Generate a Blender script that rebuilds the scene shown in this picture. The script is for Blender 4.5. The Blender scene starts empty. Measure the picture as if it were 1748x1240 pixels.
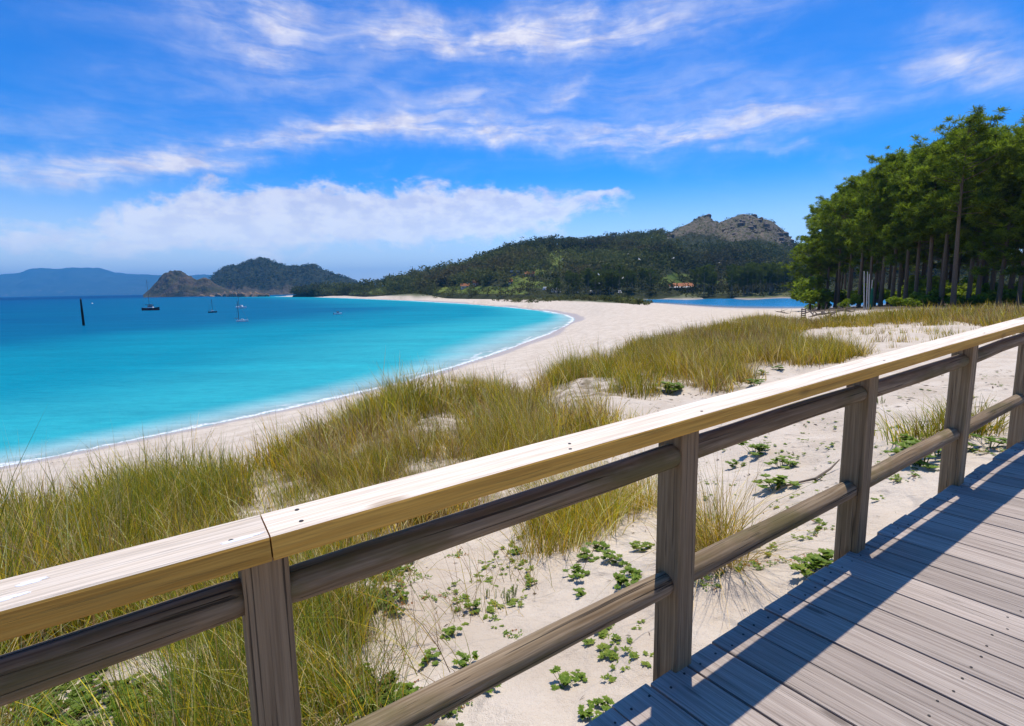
import bpy, math, random
import numpy as np
from mathutils import Vector, Matrix
R = math.radians
rng = np.random.default_rng(7); random.seed(7)
scene = bpy.context.scene
col = scene.collection

# ------------------------------------------------------------------ camera
CAMZ = 8.0; W, H = 1748, 1240; F = 904.7
PITCH, ROLL = R(8.074), R(0.958)
cd = bpy.data.cameras.new('camera'); cam = bpy.data.objects.new('camera', cd); col.objects.link(cam)
cd.sensor_width = 36; cd.lens = F / W * 36; cd.clip_start = 0.05; cd.clip_end = 40000
cam.matrix_world = Matrix.Translation((0, 0, CAMZ)) @ Matrix.Rotation(R(90) - PITCH, 4, 'X') @ Matrix.Rotation(-ROLL, 4, 'Z')
scene.camera = cam

def ray(u, v):                       # photo pixel -> direction (x right, y forward, z up)
    x = (u - W / 2) / F; y = (v - H / 2) / F
    cr, sr = math.cos(ROLL), math.sin(ROLL)
    X = x * cr - y * sr; yc = x * sr + y * cr
    c, s = math.cos(PITCH), math.sin(PITCH)
    return np.array([X, c - yc * s, -(s + yc * c)])
def at_z(u, v, z): r = ray(u, v); return np.array([0, 0, CAMZ]) + r * ((z - CAMZ) / r[2])
def at_d(u, v, d): r = ray(u, v); return np.array([0, 0, CAMZ]) + r * (d / r[1])
def project(P):                      # (N,3) -> (N,2) photo pixels
    X = P[:, 0]; Y = P[:, 1]; Z = P[:, 2] - CAMZ
    c, s = math.cos(PITCH), math.sin(PITCH); cr, sr = math.cos(ROLL), math.sin(ROLL)
    zc = Y * c - Z * s; yc = -(Z * c + Y * s); zc = np.where(zc > .05, zc, np.nan)
    return np.stack([W / 2 + F * (X * cr + yc * sr) / zc, H / 2 + F * (-X * sr + yc * cr) / zc], 1)

# ------------------------------------------------------------------ node helper
class NT:
    def __init__(s, tree): s.t = tree; s.n = tree.nodes; s.l = tree.links; s.n.clear()
    def node(s, kind, ins=None, **props):
        n = s.n.new(kind)
        for k, v in props.items(): setattr(n, k, v)
        for k, v in (ins or {}).items(): s.put(n.inputs[k], v)
        return n
    def put(s, sock, v):
        if hasattr(v, 'bl_idname') and hasattr(v, 'outputs'): v = v.outputs[0]
        if isinstance(v, bpy.types.NodeSocket): s.l.new(v, sock)
        else:
            if isinstance(v, (tuple, list)) and len(v) == 3 and sock.type == 'RGBA': v = (*v, 1)
            sock.default_value = v
    def m(s, op, a, b=0.0, c=0.0, clamp=False):
        n = s.n.new('ShaderNodeMath'); n.operation = op; n.use_clamp = clamp
        for i, v in enumerate((a, b, c)): s.put(n.inputs[i], v)
        return n.outputs[0]
    def vm(s, op, a, b=(0, 0, 0)):
        n = s.n.new('ShaderNodeVectorMath'); n.operation = op
        s.put(n.inputs[0], a)
        if op == 'SCALE': s.put(n.inputs[3], b)
        else: s.put(n.inputs[1], b)
        return n.outputs['Value'] if op in ('DOT_PRODUCT', 'LENGTH') else n.outputs[0]
    def mix(s, f, a, b, blend='MIX'):
        n = s.n.new('ShaderNodeMix'); n.data_type = 'RGBA'; n.blend_type = blend
        s.put(n.inputs[0], f); s.put(n.inputs[6], a); s.put(n.inputs[7], b); return n.outputs[2]
    def noise(s, vec, scale, detail=4, rough=.5, dist=0., out=0):
        n = s.node('ShaderNodeTexNoise', {'Scale': scale, 'Detail': detail, 'Roughness': rough, 'Distortion': dist})
        if vec is not None: s.put(n.inputs['Vector'], vec)
        return n.outputs[out]
    def ramp(s, f, lo, hi, a=0., b=1.):
        n = s.node('ShaderNodeMapRange', {'From Min': lo, 'From Max': hi, 'To Min': a, 'To Max': b}); n.clamp = True
        n.interpolation_type = 'SMOOTHSTEP'; s.put(n.inputs[0], f); return n.outputs[0]
    def attr(s, name, out='Fac'): return s.node('ShaderNodeAttribute', attribute_name=name).outputs[out]
    def xyz(s, v): n = s.n.new('ShaderNodeSeparateXYZ'); s.put(n.inputs[0], v); return n.outputs
    def comb(s, x, y, z=0.):
        n = s.n.new('ShaderNodeCombineXYZ')
        for i, v in enumerate((x, y, z)): s.put(n.inputs[i], v)
        return n.outputs[0]
    def bump(s, h, strength, dist, nrm=None):
        n = s.node('ShaderNodeBump', {'Strength': strength, 'Distance': dist}); s.put(n.inputs['Height'], h)
        if nrm is not None: s.put(n.inputs['Normal'], nrm)
        return n.outputs[0]
def material(name):
    m = bpy.data.materials.new(name); m.use_nodes = True; return m, NT(m.node_tree)
def principled(t, colr, rough=.7, spec=.3, normal=None, **kw):
    b = t.node('ShaderNodeBsdfPrincipled', {'Base Color': colr, 'Roughness': rough, 'Specular IOR Level': spec})
    if normal is not None: t.put(b.inputs['Normal'], normal)
    for k, v in kw.items(): t.put(b.inputs[k], v)
    return b
def surface(t, sh): o = t.n.new('ShaderNodeOutputMaterial'); t.put(o.inputs[0], sh)

# ------------------------------------------------------------------ world: sky and clouds
SUN_AZ, SUN_EL = R(17), R(73)
world = bpy.data.worlds.new('World'); scene.world = world; world.use_nodes = True
world.cycles.sampling_method = 'MANUAL'; world.cycles.sample_map_resolution = 256
t = NT(world.node_tree)
sky = t.node('ShaderNodeTexSky', sky_type='NISHITA', sun_disc=False, sun_elevation=SUN_EL, sun_rotation=SUN_AZ,
             altitude=0, air_density=1.0, dust_density=1.0, ozone_density=3.0)
dirv = t.node('ShaderNodeTexCoord').outputs['Generated']
X, Y, Z = t.xyz(dirv)
az = t.m('ARCTAN2', X, Y); el = t.m('ARCTAN2', Z, t.m('SQRT', t.m('ADD', t.m('MULTIPLY', X, X), t.m('MULTIPLY', Y, Y))))
ae = t.comb(az, el, 0.)
def azel(u, v): r = ray(u, v); return np.array([math.atan2(r[0], r[1]), math.atan2(r[2], math.hypot(r[0], r[1]))])
warp = t.noise(ae, 7., 2, .55, 0., 1)
warp2 = t.noise(ae, 26., 3, .62, 0., 1)
w1 = t.vm('MULTIPLY', t.vm('SUBTRACT', warp, (.5, .5, .5)), (.12, .06, 0))
w2 = t.vm('MULTIPLY', t.vm('SUBTRACT', warp2, (.5, .5, .5)), (.05, .035, 0))
aw = t.vm('ADD', t.vm('ADD', ae, w1), w2)
def blob(u, v, a, b, rot, k):
    c0 = azel(u, v); th = R(rot)
    A = azel(u + a * math.cos(th), v - a * math.sin(th)) - c0; B = azel(u + b * math.sin(th), v + b * math.cos(th)) - c0
    Mi = np.linalg.inv(np.array([A, B]).T)
    d = t.vm('SUBTRACT', aw, (c0[0], c0[1], 0))
    p = t.vm('DOT_PRODUCT', d, (Mi[0, 0], Mi[0, 1], 0)); q = t.vm('DOT_PRODUCT', d, (Mi[1, 0], Mi[1, 1], 0))
    e = t.m('EXPONENT', t.m('MULTIPLY', t.m('MULTIPLY_ADD', p, p, t.m('MULTIPLY', q, q)), -1.0))
    return t.m('MULTIPLY', e, k)
def summed(bl):
    s = None
    for b in bl: e = blob(*b); s = e if s is None else t.m('ADD', s, e)
    return s
cirrus = summed([(470, 15, 45, 70, 20, .75), (400, 62, 100, 24, -28, .6), (850, 62, 330, 34, 6, 1.0), (700, 35, 150, 30, -14, .4), (1010, 35, 230, 45, 8, .45),
    (620, 150, 330, 40, -8, .33), (100, 285, 260, 22, 2, .75), (480, 245, 300, 24, 12, .95), (720, 222, 150, 19, -2, .7), (840, 228, 90, 20, -4, .75),
    (960, 165, 60, 18, 35, .5), (1010, 245, 120, 22, -8, .55), (1150, 228, 170, 22, 4, .95), (1330, 200, 200, 26, 12, .6), (1120, 160, 260, 55, 5, .3),
    (1330, 258, 100, 10, -4, .4), (1665, 105, 130, 40, -6, .75), (1620, 60, 90, 60, 30, .3), (150, 215, 250, 40, -3, .25), (300, 140, 160, 25, -4, .2)])
puffs = summed([(330, 375, 130, 44, 4, .95), (480, 360, 150, 38, 2, 1.0), (600, 372, 160, 40, 0, .95), (780, 355, 130, 34, 4, .95), (900, 360, 130, 30, 4, 1.0), (760, 390, 200, 24, 0, .6),
    (1032, 337, 40, 9, 3, .8), (380, 298, 50, 10, 4, .4), (620, 280, 80, 9, 0, .3), (80, 400, 330, 26, -3, .55), (350, 425, 400, 20, 0, .3), (300, 345, 50, 14, 20, .5)])
st = t.vm('MULTIPLY', t.vm('ADD', ae, t.vm('SCALE', w1, .6)), (5., 26., 1.))
fil = t.noise(st, 1.6, 6, .62, .35)
wisp = t.ramp(fil, .28, .74)
cl1 = t.m('MULTIPLY', cirrus, t.m('MULTIPLY_ADD', wisp, .95, .22))
clump = t.noise(t.vm('MULTIPLY', ae, (10., 19., 1.)), 1.7, 6, .62, .35)
pf = t.m('ADD', puffs, t.m('MULTIPLY', t.m('SUBTRACT', clump, .5), 1.9))
cl2 = t.m('MULTIPLY', t.ramp(pf, .28, .98), t.ramp(puffs, .04, .35))
veil = t.m('MULTIPLY', t.ramp(t.noise(t.vm('MULTIPLY', ae, (2.4, 7., 1.)), 1.5, 4, .6, 1.2), .45, .85), .14)
veil = t.m('MULTIPLY', veil, t.ramp(el, 1.2, .5))
dens = t.m('ADD', t.m('ADD', t.m('MULTIPLY', cl1, .95), t.m('MULTIPLY', cl2, .9)), veil, clamp=True)
deep = t.node('ShaderNodeGamma', {'Color': t.vm('MULTIPLY', sky, (.039, .099, .139)), 'Gamma': 1.50})
gam = t.vm('SCALE', deep, 12.4)
shade = t.noise(t.vm('MULTIPLY', ae, (9., 16., 1.)), 2.3, 3, .6)
ccol = t.mix(t.ramp(shade, .35, .62), (5.9, 6.0, 7.8), (8.3, 8.1, 8.8))
low = t.m('MULTIPLY', t.ramp(el, .20, .0), .78)       # pale, misty air towards the horizon
skyc = t.mix(low, t.mix(t.m('MULTIPLY', dens, .93), gam, ccol), (10.6, 11.4, 12.4))
bg = t.node('ShaderNodeBackground', {'Color': skyc, 'Strength': 0.115})
o = t.n.new('ShaderNodeOutputWorld'); t.put(o.inputs[0], bg)

# ------------------------------------------------------------------ sun
ld = bpy.data.lights.new('sun', 'SUN'); ld.energy = 5.0; ld.angle = R(.53); ld.color = (1, .925, .81)
sun = bpy.data.objects.new('sun', ld); col.objects.link(sun)
sdir = Vector((math.sin(SUN_AZ) * math.cos(SUN_EL), math.cos(SUN_AZ) * math.cos(SUN_EL), math.sin(SUN_EL)))
sun.rotation_euler = sdir.to_track_quat('Z', 'Y').to_euler(); sun.location = (0, 0, 60)
scene.view_settings.view_transform = 'Standard'; scene.view_settings.look = 'None'
scene.view_settings.exposure = 0.0; scene.view_settings.gamma = 1.0; scene.view_settings.use_curve_mapping = False
scene.cycles.use_denoising = True; scene.cycles.max_bounces = 6; scene.cycles.transparent_max_bounces = 12
scene.cycles.adaptive_threshold = .02; scene.cycles.volume_bounces = 0; scene.cycles.sample_clamp_indirect = 6

# ------------------------------------------------------------------ mesh helpers
def tag(o, label=None, cat=None, group=None, kind=None):
    if label: o['label'] = label
    if cat: o['category'] = cat
    if group: o['group'] = group
    if kind: o['kind'] = kind
    return o
def link(name, me, mat=None, parent=None, loc=(0, 0, 0), rot=(0, 0, 0)):
    o = bpy.data.objects.new(name, me); col.objects.link(o)
    if mat is not None and not me.materials: me.materials.append(mat)
    o.parent = parent; o.location = loc; o.rotation_euler = rot; return o
def empty(name, loc, rz=0.):
    o = bpy.data.objects.new(name, None); col.objects.link(o); o.location = loc; o.rotation_euler = (0, 0, rz); o.empty_display_size = .2; return o
def np_mesh(name, V, faces, attrs=None, smooth=False):
    """V (N,3); faces list of int arrays each (M,k)."""
    me = bpy.data.meshes.new(name); V = np.asarray(V, np.float32)
    me.vertices.add(len(V)); me.vertices.foreach_set('co', V.ravel())
    if not isinstance(faces, list): faces = [faces]
    faces = [np.asarray(f, np.int32) for f in faces if len(f)]
    idx = np.concatenate([f.ravel() for f in faces]); sizes = np.concatenate([np.full(len(f), f.shape[1], np.int32) for f in faces])
    me.loops.add(len(idx)); me.loops.foreach_set('vertex_index', idx)
    me.polygons.add(len(sizes)); me.polygons.foreach_set('loop_start', np.concatenate([[0], np.cumsum(sizes)[:-1]]).astype(np.int32))
    me.polygons.foreach_set('loop_total', sizes)
    me.polygons.foreach_set('use_smooth', np.full(len(sizes), smooth))
    for k, a in (attrs or {}).items():
        a = np.asarray(a, np.float32)
        if a.ndim == 1: at = me.attributes.new(k, 'FLOAT', 'POINT'); at.data.foreach_set('value', a)
        else:
            at = me.attributes.new(k, 'FLOAT_COLOR', 'POINT'); at.data.foreach_set('color', np.concatenate([a, np.ones((len(a), 1))], 1).astype(np.float32).ravel())
    me.update(calc_edges=True); return me
class MB:                             # collects simple solids into one mesh
    def __init__(s): s.v = []; s.f = []; s.n = 0
    def add(s, V, Fs):
        V = np.asarray(V, float); s.v.append(V)
        for f in Fs: s.f.append(tuple(i + s.n for i in f))
        s.n += len(V); return s
    def box(s, a, b, top=1.0):
        (x0, y0, z0), (x1, y1, z1) = a, b; cx, cy = (x0 + x1) / 2, (y0 + y1) / 2
        V = [(x0, y0, z0), (x1, y0, z0), (x1, y1, z0), (x0, y1, z0)] + [(cx + (x - cx) * top, cy + (y - cy) * top, z1) for x, y in ((x0, y0), (x1, y0), (x1, y1), (x0, y1))]
        return s.add(V, [(3, 2, 1, 0), (4, 5, 6, 7), (0, 1, 5, 4), (1, 2, 6, 5), (2, 3, 7, 6), (3, 0, 4, 7)])
    def bevel_bar(s, x0, x1, y0, y1, z0, z1, b):   # bar along X with chamfered long edges
        pr = [(y0 + b, z0), (y1 - b, z0), (y1, z0 + b), (y1, z1 - b), (y1 - b, z1), (y0 + b, z1), (y0, z1 - b), (y0, z0 + b)]
        V = []
        for x, k in ((x0, b), (x0 + b, 0), (x1 - b, 0), (x1, b)):
            cy, cz = (y0 + y1) / 2, (z0 + z1) / 2
            for y, z in pr:
                V.append((x, y - math.copysign(k * .6, y - cy), z - math.copysign(k * .6, z - cz)))
        Fs = []
        for r in range(3):
            for i in range(8): j = (i + 1) % 8; Fs.append((r * 8 + i, r * 8 + j, r * 8 + 8 + j, r * 8 + 8 + i))
        Fs.append(tuple(range(7, -1, -1))); Fs.append(tuple(range(24, 32)))
        return s.add(V, [tuple(reversed(f)) for f in Fs])
    def tube(s, pts, rad, n=8, cap=True):
        pts = [np.asarray(p, float) for p in pts]; V = []
        for i, p in enumerate(pts):
            d = pts[min(i + 1, len(pts) - 1)] - pts[max(i - 1, 0)]; d /= np.linalg.norm(d) + 1e-9
            a = np.cross(d, (0, 0, 1.) if abs(d[2]) < .9 else (1., 0, 0)); a /= np.linalg.norm(a); b = np.cross(d, a)
            r = rad[i] if hasattr(rad, '__len__') else rad
            for k in range(n): th = 2 * math.pi * k / n; V.append(p + r * (a * math.cos(th) + b * math.sin(th)))
        Fs = []
        for i in range(len(pts) - 1):
            for k in range(n): j = (k + 1) % n; Fs.append((i * n + k, i * n + j, i * n + n + j, i * n + n + k))
        if cap: Fs.append(tuple(range(n - 1, -1, -1))); Fs.append(tuple(range((len(pts) - 1) * n, len(pts) * n)))
        return s.add(V, [tuple(reversed(f)) for f in Fs])
    def mesh(s, name, smooth=False):
        me = bpy.data.meshes.new(name); me.from_pydata([tuple(v) for v in np.concatenate(s.v)], [], s.f)
        if smooth: me.polygons.foreach_set('use_smooth', np.ones(len(me.polygons), bool))
        me.update(); return me
    def build(s, name, mat, parent=None, loc=(0, 0, 0), rot=(0, 0, 0), smooth=False): return link(name, s.mesh(name, smooth), mat, parent, loc, rot)

def vnoise(x, y, seed=0):             # smooth value noise in numpy, 0..1
    xi = np.floor(x).astype(np.int64); yi = np.floor(y).astype(np.int64); fx = x - xi; fy = y - yi
    fx = fx * fx * (3 - 2 * fx); fy = fy * fy * (3 - 2 * fy)
    def h(a, b): n = (a * 374761393 + b * 668265263 + seed * 982451653) & 0x7fffffff; n = ((n ^ (n >> 13)) * 1274126177) & 0x7fffffff; return ((n ^ (n >> 16)) & 0xffff) / 65535.
    return (h(xi, yi) * (1 - fx) + h(xi + 1, yi) * fx) * (1 - fy) + (h(xi, yi + 1) * (1 - fx) + h(xi + 1, yi + 1) * fx) * fy
def fbm(x, y, o=4, seed=0):
    s = 0; a = .5; tot = 0
    for i in range(o): s = s + a * vnoise(x * 2 ** i, y * 2 ** i, seed + i); tot += a; a *= .5
    return s / tot
def inpoly(P, poly):                  # P (N,2)
    x, y = P[:, 0], P[:, 1]; r = np.zeros(len(P), bool); j = len(poly) - 1
    with np.errstate(invalid='ignore', divide='ignore'):
        for i in range(len(poly)):
            xi, yi = poly[i]; xj, yj = poly[j]
            r ^= ((yi > y) != (yj > y)) & (x < (xj - xi) * (y - yi) / (yj - yi + 1e-12) + xi); j = i
    return r
#PART2
# ------------------------------------------------------------------ terrain
SH = [(0, 797), (100, 778), (200, 757), (300, 737), (400, 717), (500, 696), (600, 674), (700, 650), (800, 619), (880, 592), (940, 570), (968, 557), (979, 549), (980, 543), (966, 537), (930, 530.5), (880, 525.5), (800, 519), (700, 513.5), (600, 509.5), (530, 507.3), (470, 506.6)]
shore = np.array([at_z(u, v, 0)[:2] for u, v in SH])
d0 = shore[0] - shore[2]; d0 /= np.linalg.norm(d0)
shore = np.concatenate([[shore[0] + d0 * k for k in (400, 200, 100, 50, 20, 8)], shore])
def seg_dist(P, L):
    best = np.full(len(P), 1e9)
    for a, b in zip(L[:-1], L[1:]):
        ab = b - a; tt = np.clip(((P - a) @ ab) / (ab @ ab), 0, 1); best = np.minimum(best, np.linalg.norm(P - a - tt[:, None] * ab, axis=1))
    return best
far_tip = shore[-1]
sea_poly = np.concatenate([shore, [far_tip + np.array([40, 60.]), [-120, 1900], [2500, 60000], [-60000, 60000], [-60000, -20000], shore[0] + [-200, -20000]]])
def shore_signed(P):                  # >0 on land
    d = seg_dist(P, shore); return np.where(inpoly(P, sea_poly), -d, d)
ctl = []                              # (az, ln r, z)
def c_xy(x, y, z): ctl.append((math.atan2(x, y), math.log(max(math.hypot(x, y), .3)), z))
def c_px(u, v, z): p = at_z(u, v, z); c_xy(p[0], p[1], z)
sn = len(shore)
for i in range(0, sn, 1):
    p = shore[i]; tng = shore[min(i + 1, sn - 1)] - shore[max(i - 1, 0)]; tng /= np.linalg.norm(tng); nl = np.array([tng[1], -tng[0]])
    if i >= 3:
        c_xy(*p, 0.0); rr = np.linalg.norm(p)
        k = 2.2 if rr < 90 else (5 if rr < 250 else 12)
        c_xy(*(p + nl * k), .35 if rr < 90 else .8); c_xy(*(p - nl * k), -.45); 
        for m_, z_ in ((4, -1.6), (14, -4)):
            q = p - nl * k * m_
            if shore_signed(q[None])[0] < -.75 * k * m_: c_xy(*q, z_)
for u, v, z in [(-150, 900, 4.4), (0, 905, 4.6), (150, 880, 4.75), (300, 862, 4.75), (430, 835, 4.7), (520, 790, 4.65), (600, 745, 4.6), (680, 703, 4.55), (760, 678, 4.55), (830, 678, 4.4), (900, 700, 4.35),
                (0, 850, 2.7), (200, 815, 2.7), (400, 778, 2.7), (600, 703, 2.2), (720, 662, 1.9), (860, 650, 2.2), (900, 660, 2.8),
                (0, 1000, 5.35), (200, 1000, 5.4), (400, 950, 5.35), (600, 850, 5.2), (800, 760, 5.05), (950, 745, 5.1),
                (100, 1200, 5.75), (350, 1200, 5.8), (600, 1150, 5.8), (800, 1050, 5.75), (700, 960, 5.55), (950, 940, 5.6), (900, 1200, 5.9), (1060, 1210, 5.98), (1060, 1100, 5.92), (1200, 1000, 5.95), (1300, 900, 5.95), (1250, 800, 5.7), (1400, 900, 6.15), (1500, 830, 6.2), (1600, 780, 6.3),
                (1400, 760, 5.9), (1550, 700, 6.05), (1700, 680, 6.25), (1748, 640, 6.2), (1600, 640, 5.75), (1450, 660, 5.5), (1300, 700, 5.3), (1100, 700, 5.05), (1200, 690, 5.1),
                (1000, 680, 4.75), (960, 650, 4.7), (1010, 625, 4.75), (1100, 594, 4.85), (1200, 566, 4.95), (1290, 549, 5.05), (1340, 555, 4.7), (1150, 640, 5.0), (1250, 600, 5.05), (1300, 635, 5.05), (1400, 600, 5.0), (1470, 612, 5.25),
                (940, 625, 2.6), (1000, 596, 2.6), (1100, 563, 2.7), (1200, 543, 2.6), (1270, 534, 2.4),
                (1400, 572, 4.6), (1500, 580, 4.9), (1620, 580, 5.2), (1400, 552, 4.55), (1480, 540, 5.05), (1600, 533, 5.25), (1748, 531, 5.3), (1500, 527, 4.9), (1748, 522, 5.0), (1620, 523, 4.9),
                (1390, 531, 3.2), (1340, 540, 2.4), (1300, 531, 1.3), (1376, 530, 1.6),
                (1000, 545, 1.5), (1050, 540, 2.2), (1020, 528, 2.1), (1100, 530, 2.2), (1200, 528, 1.1), (1000, 519, 2.6), (900, 515, 2.7), (800, 510, 3.0), (700, 506, 3.0), (600, 503.5, 3.0), (545, 502.6, 2.6), (1060, 518, 2.0), (1120, 521, 1.0),
                # lagoon bed
                (1250, 525.5, 0), (1310, 526.5, 0), (1376, 526, 0), (1180, 521.5, 0), (1120, 517.5, 0), (1070, 513.5, 0), (1180, 517, -.9), (1280, 519, -1.2), (1350, 518, -1.2), (1420, 519, -.8), (1100, 514.5, -.6), (1220, 514, -1.2), (1340, 514, -1.2), (1140, 514, -.7), (1230, 520, -.9), (1300, 523, -.6), (1370, 522, -.8), (1410, 523, -.5), (1150, 518, -.5), (1440, 515, -.8),
                (1080, 511, .1), (1180, 511.6, .1), (1280, 511.8, .1), (1370, 511.5, .1), (1080, 506, 1.6), (1180, 505.5, 1.6), (1300, 504, 1.6), (1380, 503, 1.8), (1180, 502, 2.5), (1300, 500.5, 2.5), (1000, 511, 2.5)]: c_px(u, v, z)
for a, r, z in [(-60, 2.5, 5.8), (-60, 8, 4.7), (-60, 14, 2.6), (-80, 3, 5.8), (-80, 9, 4.7), (-100, 6, 5.6), (-140, 4, 6.0), (-140, 12, 6), (-140, 60, 7), (180, 3, 6.1), (-180, 3, 6.1), (180, 30, 7), (-180, 30, 7), (140, 4, 6.2), (140, 20, 6.6), (100, 4, 6.25), (100, 20, 6.2), (100, 80, 6.5), (75, 3, 6.2), (75, 12, 6.3), (70, 40, 5.6), (60, 70, 5.2), (60, 150, 6), (55, 300, 6), (50, 110, 5), (100, 300, 10), (140, 300, 10), (180, 300, 10), (-180, 300, 10),
                (40, 100, 4.6), (40, 140, 4.2), (38, 110, 4.3), (30, 900, 6), (0, 900, 5), (60, 900, 8), (0, .6, 6.1), (90, .6, 6.1), (-90, .6, 6.0), (179, .6, 6.1), (45, 1.6, 6.05), (20, 1.2, 6.0), (-30, 1.2, 5.95)]: ctl.append((R(a), math.log(r), z))
C = np.array(ctl); C[:, 1] *= .35
def tps_k(d2): return np.where(d2 > 1e-14, .5 * d2 * np.log(d2 + 1e-20), 0)
def tps_fit(C, lam=2e-4):
    n = len(C); D = ((C[:, None, :2] - C[None, :, :2]) ** 2).sum(2); K = tps_k(D) + lam * np.eye(n)
    P = np.c_[np.ones(n), C[:, :2]]; M = np.block([[K, P], [P.T, np.zeros((3, 3))]])
    return np.linalg.solve(M, np.r_[C[:, 2], 0, 0, 0])
Wt = tps_fit(C)
def tps_eval(Q):
    out = np.empty(len(Q))
    for i in range(0, len(Q), 20000):
        q = Q[i:i + 20000]; D = ((q[:, None, :] - C[None, :, :2]) ** 2).sum(2)
        out[i:i + 20000] = tps_k(D) @ Wt[:-3] + Wt[-3] + q @ Wt[-2:]
    return out
# polar grid
AZ = np.concatenate([np.linspace(-180, -72, 22)[:-1], np.linspace(-72, -52, 30)[:-1], np.linspace(-52, 52, 460)[:-1], np.linspace(52, 72, 24)[:-1], np.linspace(72, 180, 22)]) * math.pi / 180
LR = np.concatenate([np.linspace(math.log(.35), math.log(1.2), 10)[:-1], np.linspace(math.log(1.2), math.log(90), 300)[:-1], np.linspace(math.log(90), math.log(1300), 90)])
# coarse evaluation then bilinear upsample keeps the script quick
azc = np.linspace(-math.pi, math.pi, 361); lrc = np.linspace(LR[0], LR[-1], 240)
g1, g2 = np.meshgrid(azc, lrc, indexing='ij')
ZC = tps_eval(np.c_[g1.ravel(), g2.ravel() * .35]).reshape(g1.shape)
def base_z(a, l):
    ia = np.clip((a + math.pi) / (2 * math.pi) * 360, 0, 359.999); il = np.clip((l - LR[0]) / (LR[-1] - LR[0]) * 239, 0, 238.999)
    i = ia.astype(int); j = il.astype(int); fa = ia - i; fl = il - j
    return (ZC[i, j] * (1 - fa) + ZC[i + 1, j] * fa) * (1 - fl) + (ZC[i, j + 1] * (1 - fa) + ZC[i + 1, j + 1] * fa) * fl
def ground_z(x, y):
    x = np.asarray(x, float); y = np.asarray(y, float)
    r = np.maximum(np.hypot(x, y), .36); z = np.clip(base_z(np.arctan2(x, y), np.log(r)), -5, 12)
    amp = np.clip((z - .7) / 2.0, 0, 1)
    z = z + amp * ((fbm(x * .42, y * .42, 3, 3) - .5) * .62 * np.clip((r - 1.5) / 6, .25, 1) * np.clip(1.6 - r / 90, .2, 1) + (fbm(x * 2.3, y * 2.3, 3, 9) - .5) * .10 + (fbm(x * 9, y * 9, 2, 5) - .5) * .022)
    sdm = r < 200
    mo = at_z(752, 690, 4.6); z = z + .5 * np.exp(-((x - mo[0]) ** 2 + (y - mo[1]) ** 2) / 7.)
    # footprints and hummocks on the dry beach
    z = z + np.where(sdm, np.clip((z - .3) / .6, 0, 1) * (fbm(x * 3.1 + 7, y * 3.1, 2, 21) - .5) * .05, 0)
    return z
def march(u, v, zf, r0=1.0, r1=1200., n=900):
    d = ray(u, v); d = d / math.hypot(d[0], d[1]); rr = np.exp(np.linspace(math.log(r0), math.log(r1), n))
    P = np.array([0, 0, CAMZ]) + rr[:, None] * d; k = np.nonzero(P[:, 2] < zf(P[:, 0], P[:, 1]))[0]
    if not len(k): return None
    p = P[k[0]].copy(); p[2] = zf(p[0:1], p[1:2])[0]; return p

# image-space outlines of what grows where (projected on to the ground)
G1 = [(-900, 1000), (-200, 905), (0, 880), (130, 858), (300, 838), (400, 822), (480, 785), (560, 742), (640, 703), (720, 676), (800, 668), (880, 680), (930, 690), (990, 700), (1060, 712), (1030, 740), (960, 790), (900, 830), (800, 880), (740, 905), (640, 940), (560, 985), (620, 1020), (640, 1090), (600, 1160), (680, 1205), (780, 1240), (850, 1500), (-900, 1900)]
G2 = [(915, 672), (960, 640), (1010, 622), (1100, 590), (1250, 555), (1300, 546), (1385, 552), (1480, 539), (1560, 534), (1748, 531), (2300, 520), (2300, 545), (1748, 552), (1700, 560), (1660, 553), (1640, 548), (1600, 556), (1560, 553), (1480, 556), (1380, 562), (1345, 572), (1365, 586), (1420, 592), (1480, 608), (1440, 618), (1380, 626), (1330, 622), (1285, 618), (1245, 626), (1290, 655), (1240, 670), (1160, 662), (1100, 680), (1040, 676), (1000, 690), (940, 690)]
FOREST = [(1384, 533), (1440, 531), (1480, 530), (1748, 524), (2600, 515), (2600, 470), (1380, 500)]
SCRUB = [(540, 503.6), (600, 504.2), (700, 506), (800, 509), (900, 512), (1000, 515), (1060, 518), (1110, 520), (1100, 516), (1060, 513), (1110, 511.4), (1375, 511.6), (1375, 500), (540, 490)]

ga, gl = np.meshgrid(AZ, LR, indexing='ij'); gx = np.exp(gl) * np.sin(ga); gy = np.exp(gl) * np.cos(ga)
gz = ground_z(gx.ravel(), gy.ravel()); sd = shore_signed(np.c_[gx.ravel(), gy.ravel()])
gz = np.where(sd < 0, np.minimum(gz, sd * .05), np.where(sd < 40, np.maximum(gz, np.minimum(sd * .06, .8)), gz))   # the shoreline lies exactly at sea level
GP = np.c_[gx.ravel(), gy.ravel(), gz]
pix = project(GP)
inf = np.nan_to_num(pix, nan=-1e6)
m_for = inpoly(inf, FOREST) & (np.exp(gl.ravel()) > 40); m_scr = inpoly(inf, SCRUB) & (np.exp(gl.ravel()) > 150); m_gr = inpoly(inf, G1) | inpoly(inf, G2)
m_for |= (np.degrees(ga.ravel()) > 42) & (np.exp(gl.ravel()) > 90); m_scr |= (np.exp(gl.ravel()) > 330) & (sd > 70)
na, nl = len(AZ), len(LR); ii = np.arange(na * nl).reshape(na, nl)
gf = np.stack([ii[:-1, :-1], ii[:-1, 1:], ii[1:, 1:], ii[1:, :-1]], -1).reshape(-1, 4)
cc = len(GP); GPc = np.vstack([GP, [[0, 0, gz[ii[:, 0]].mean()]]])
gf3 = np.stack([ii[:-1, 0], ii[1:, 0], np.full(na - 1, cc)], -1)[:, [0, 2, 1]]
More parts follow.
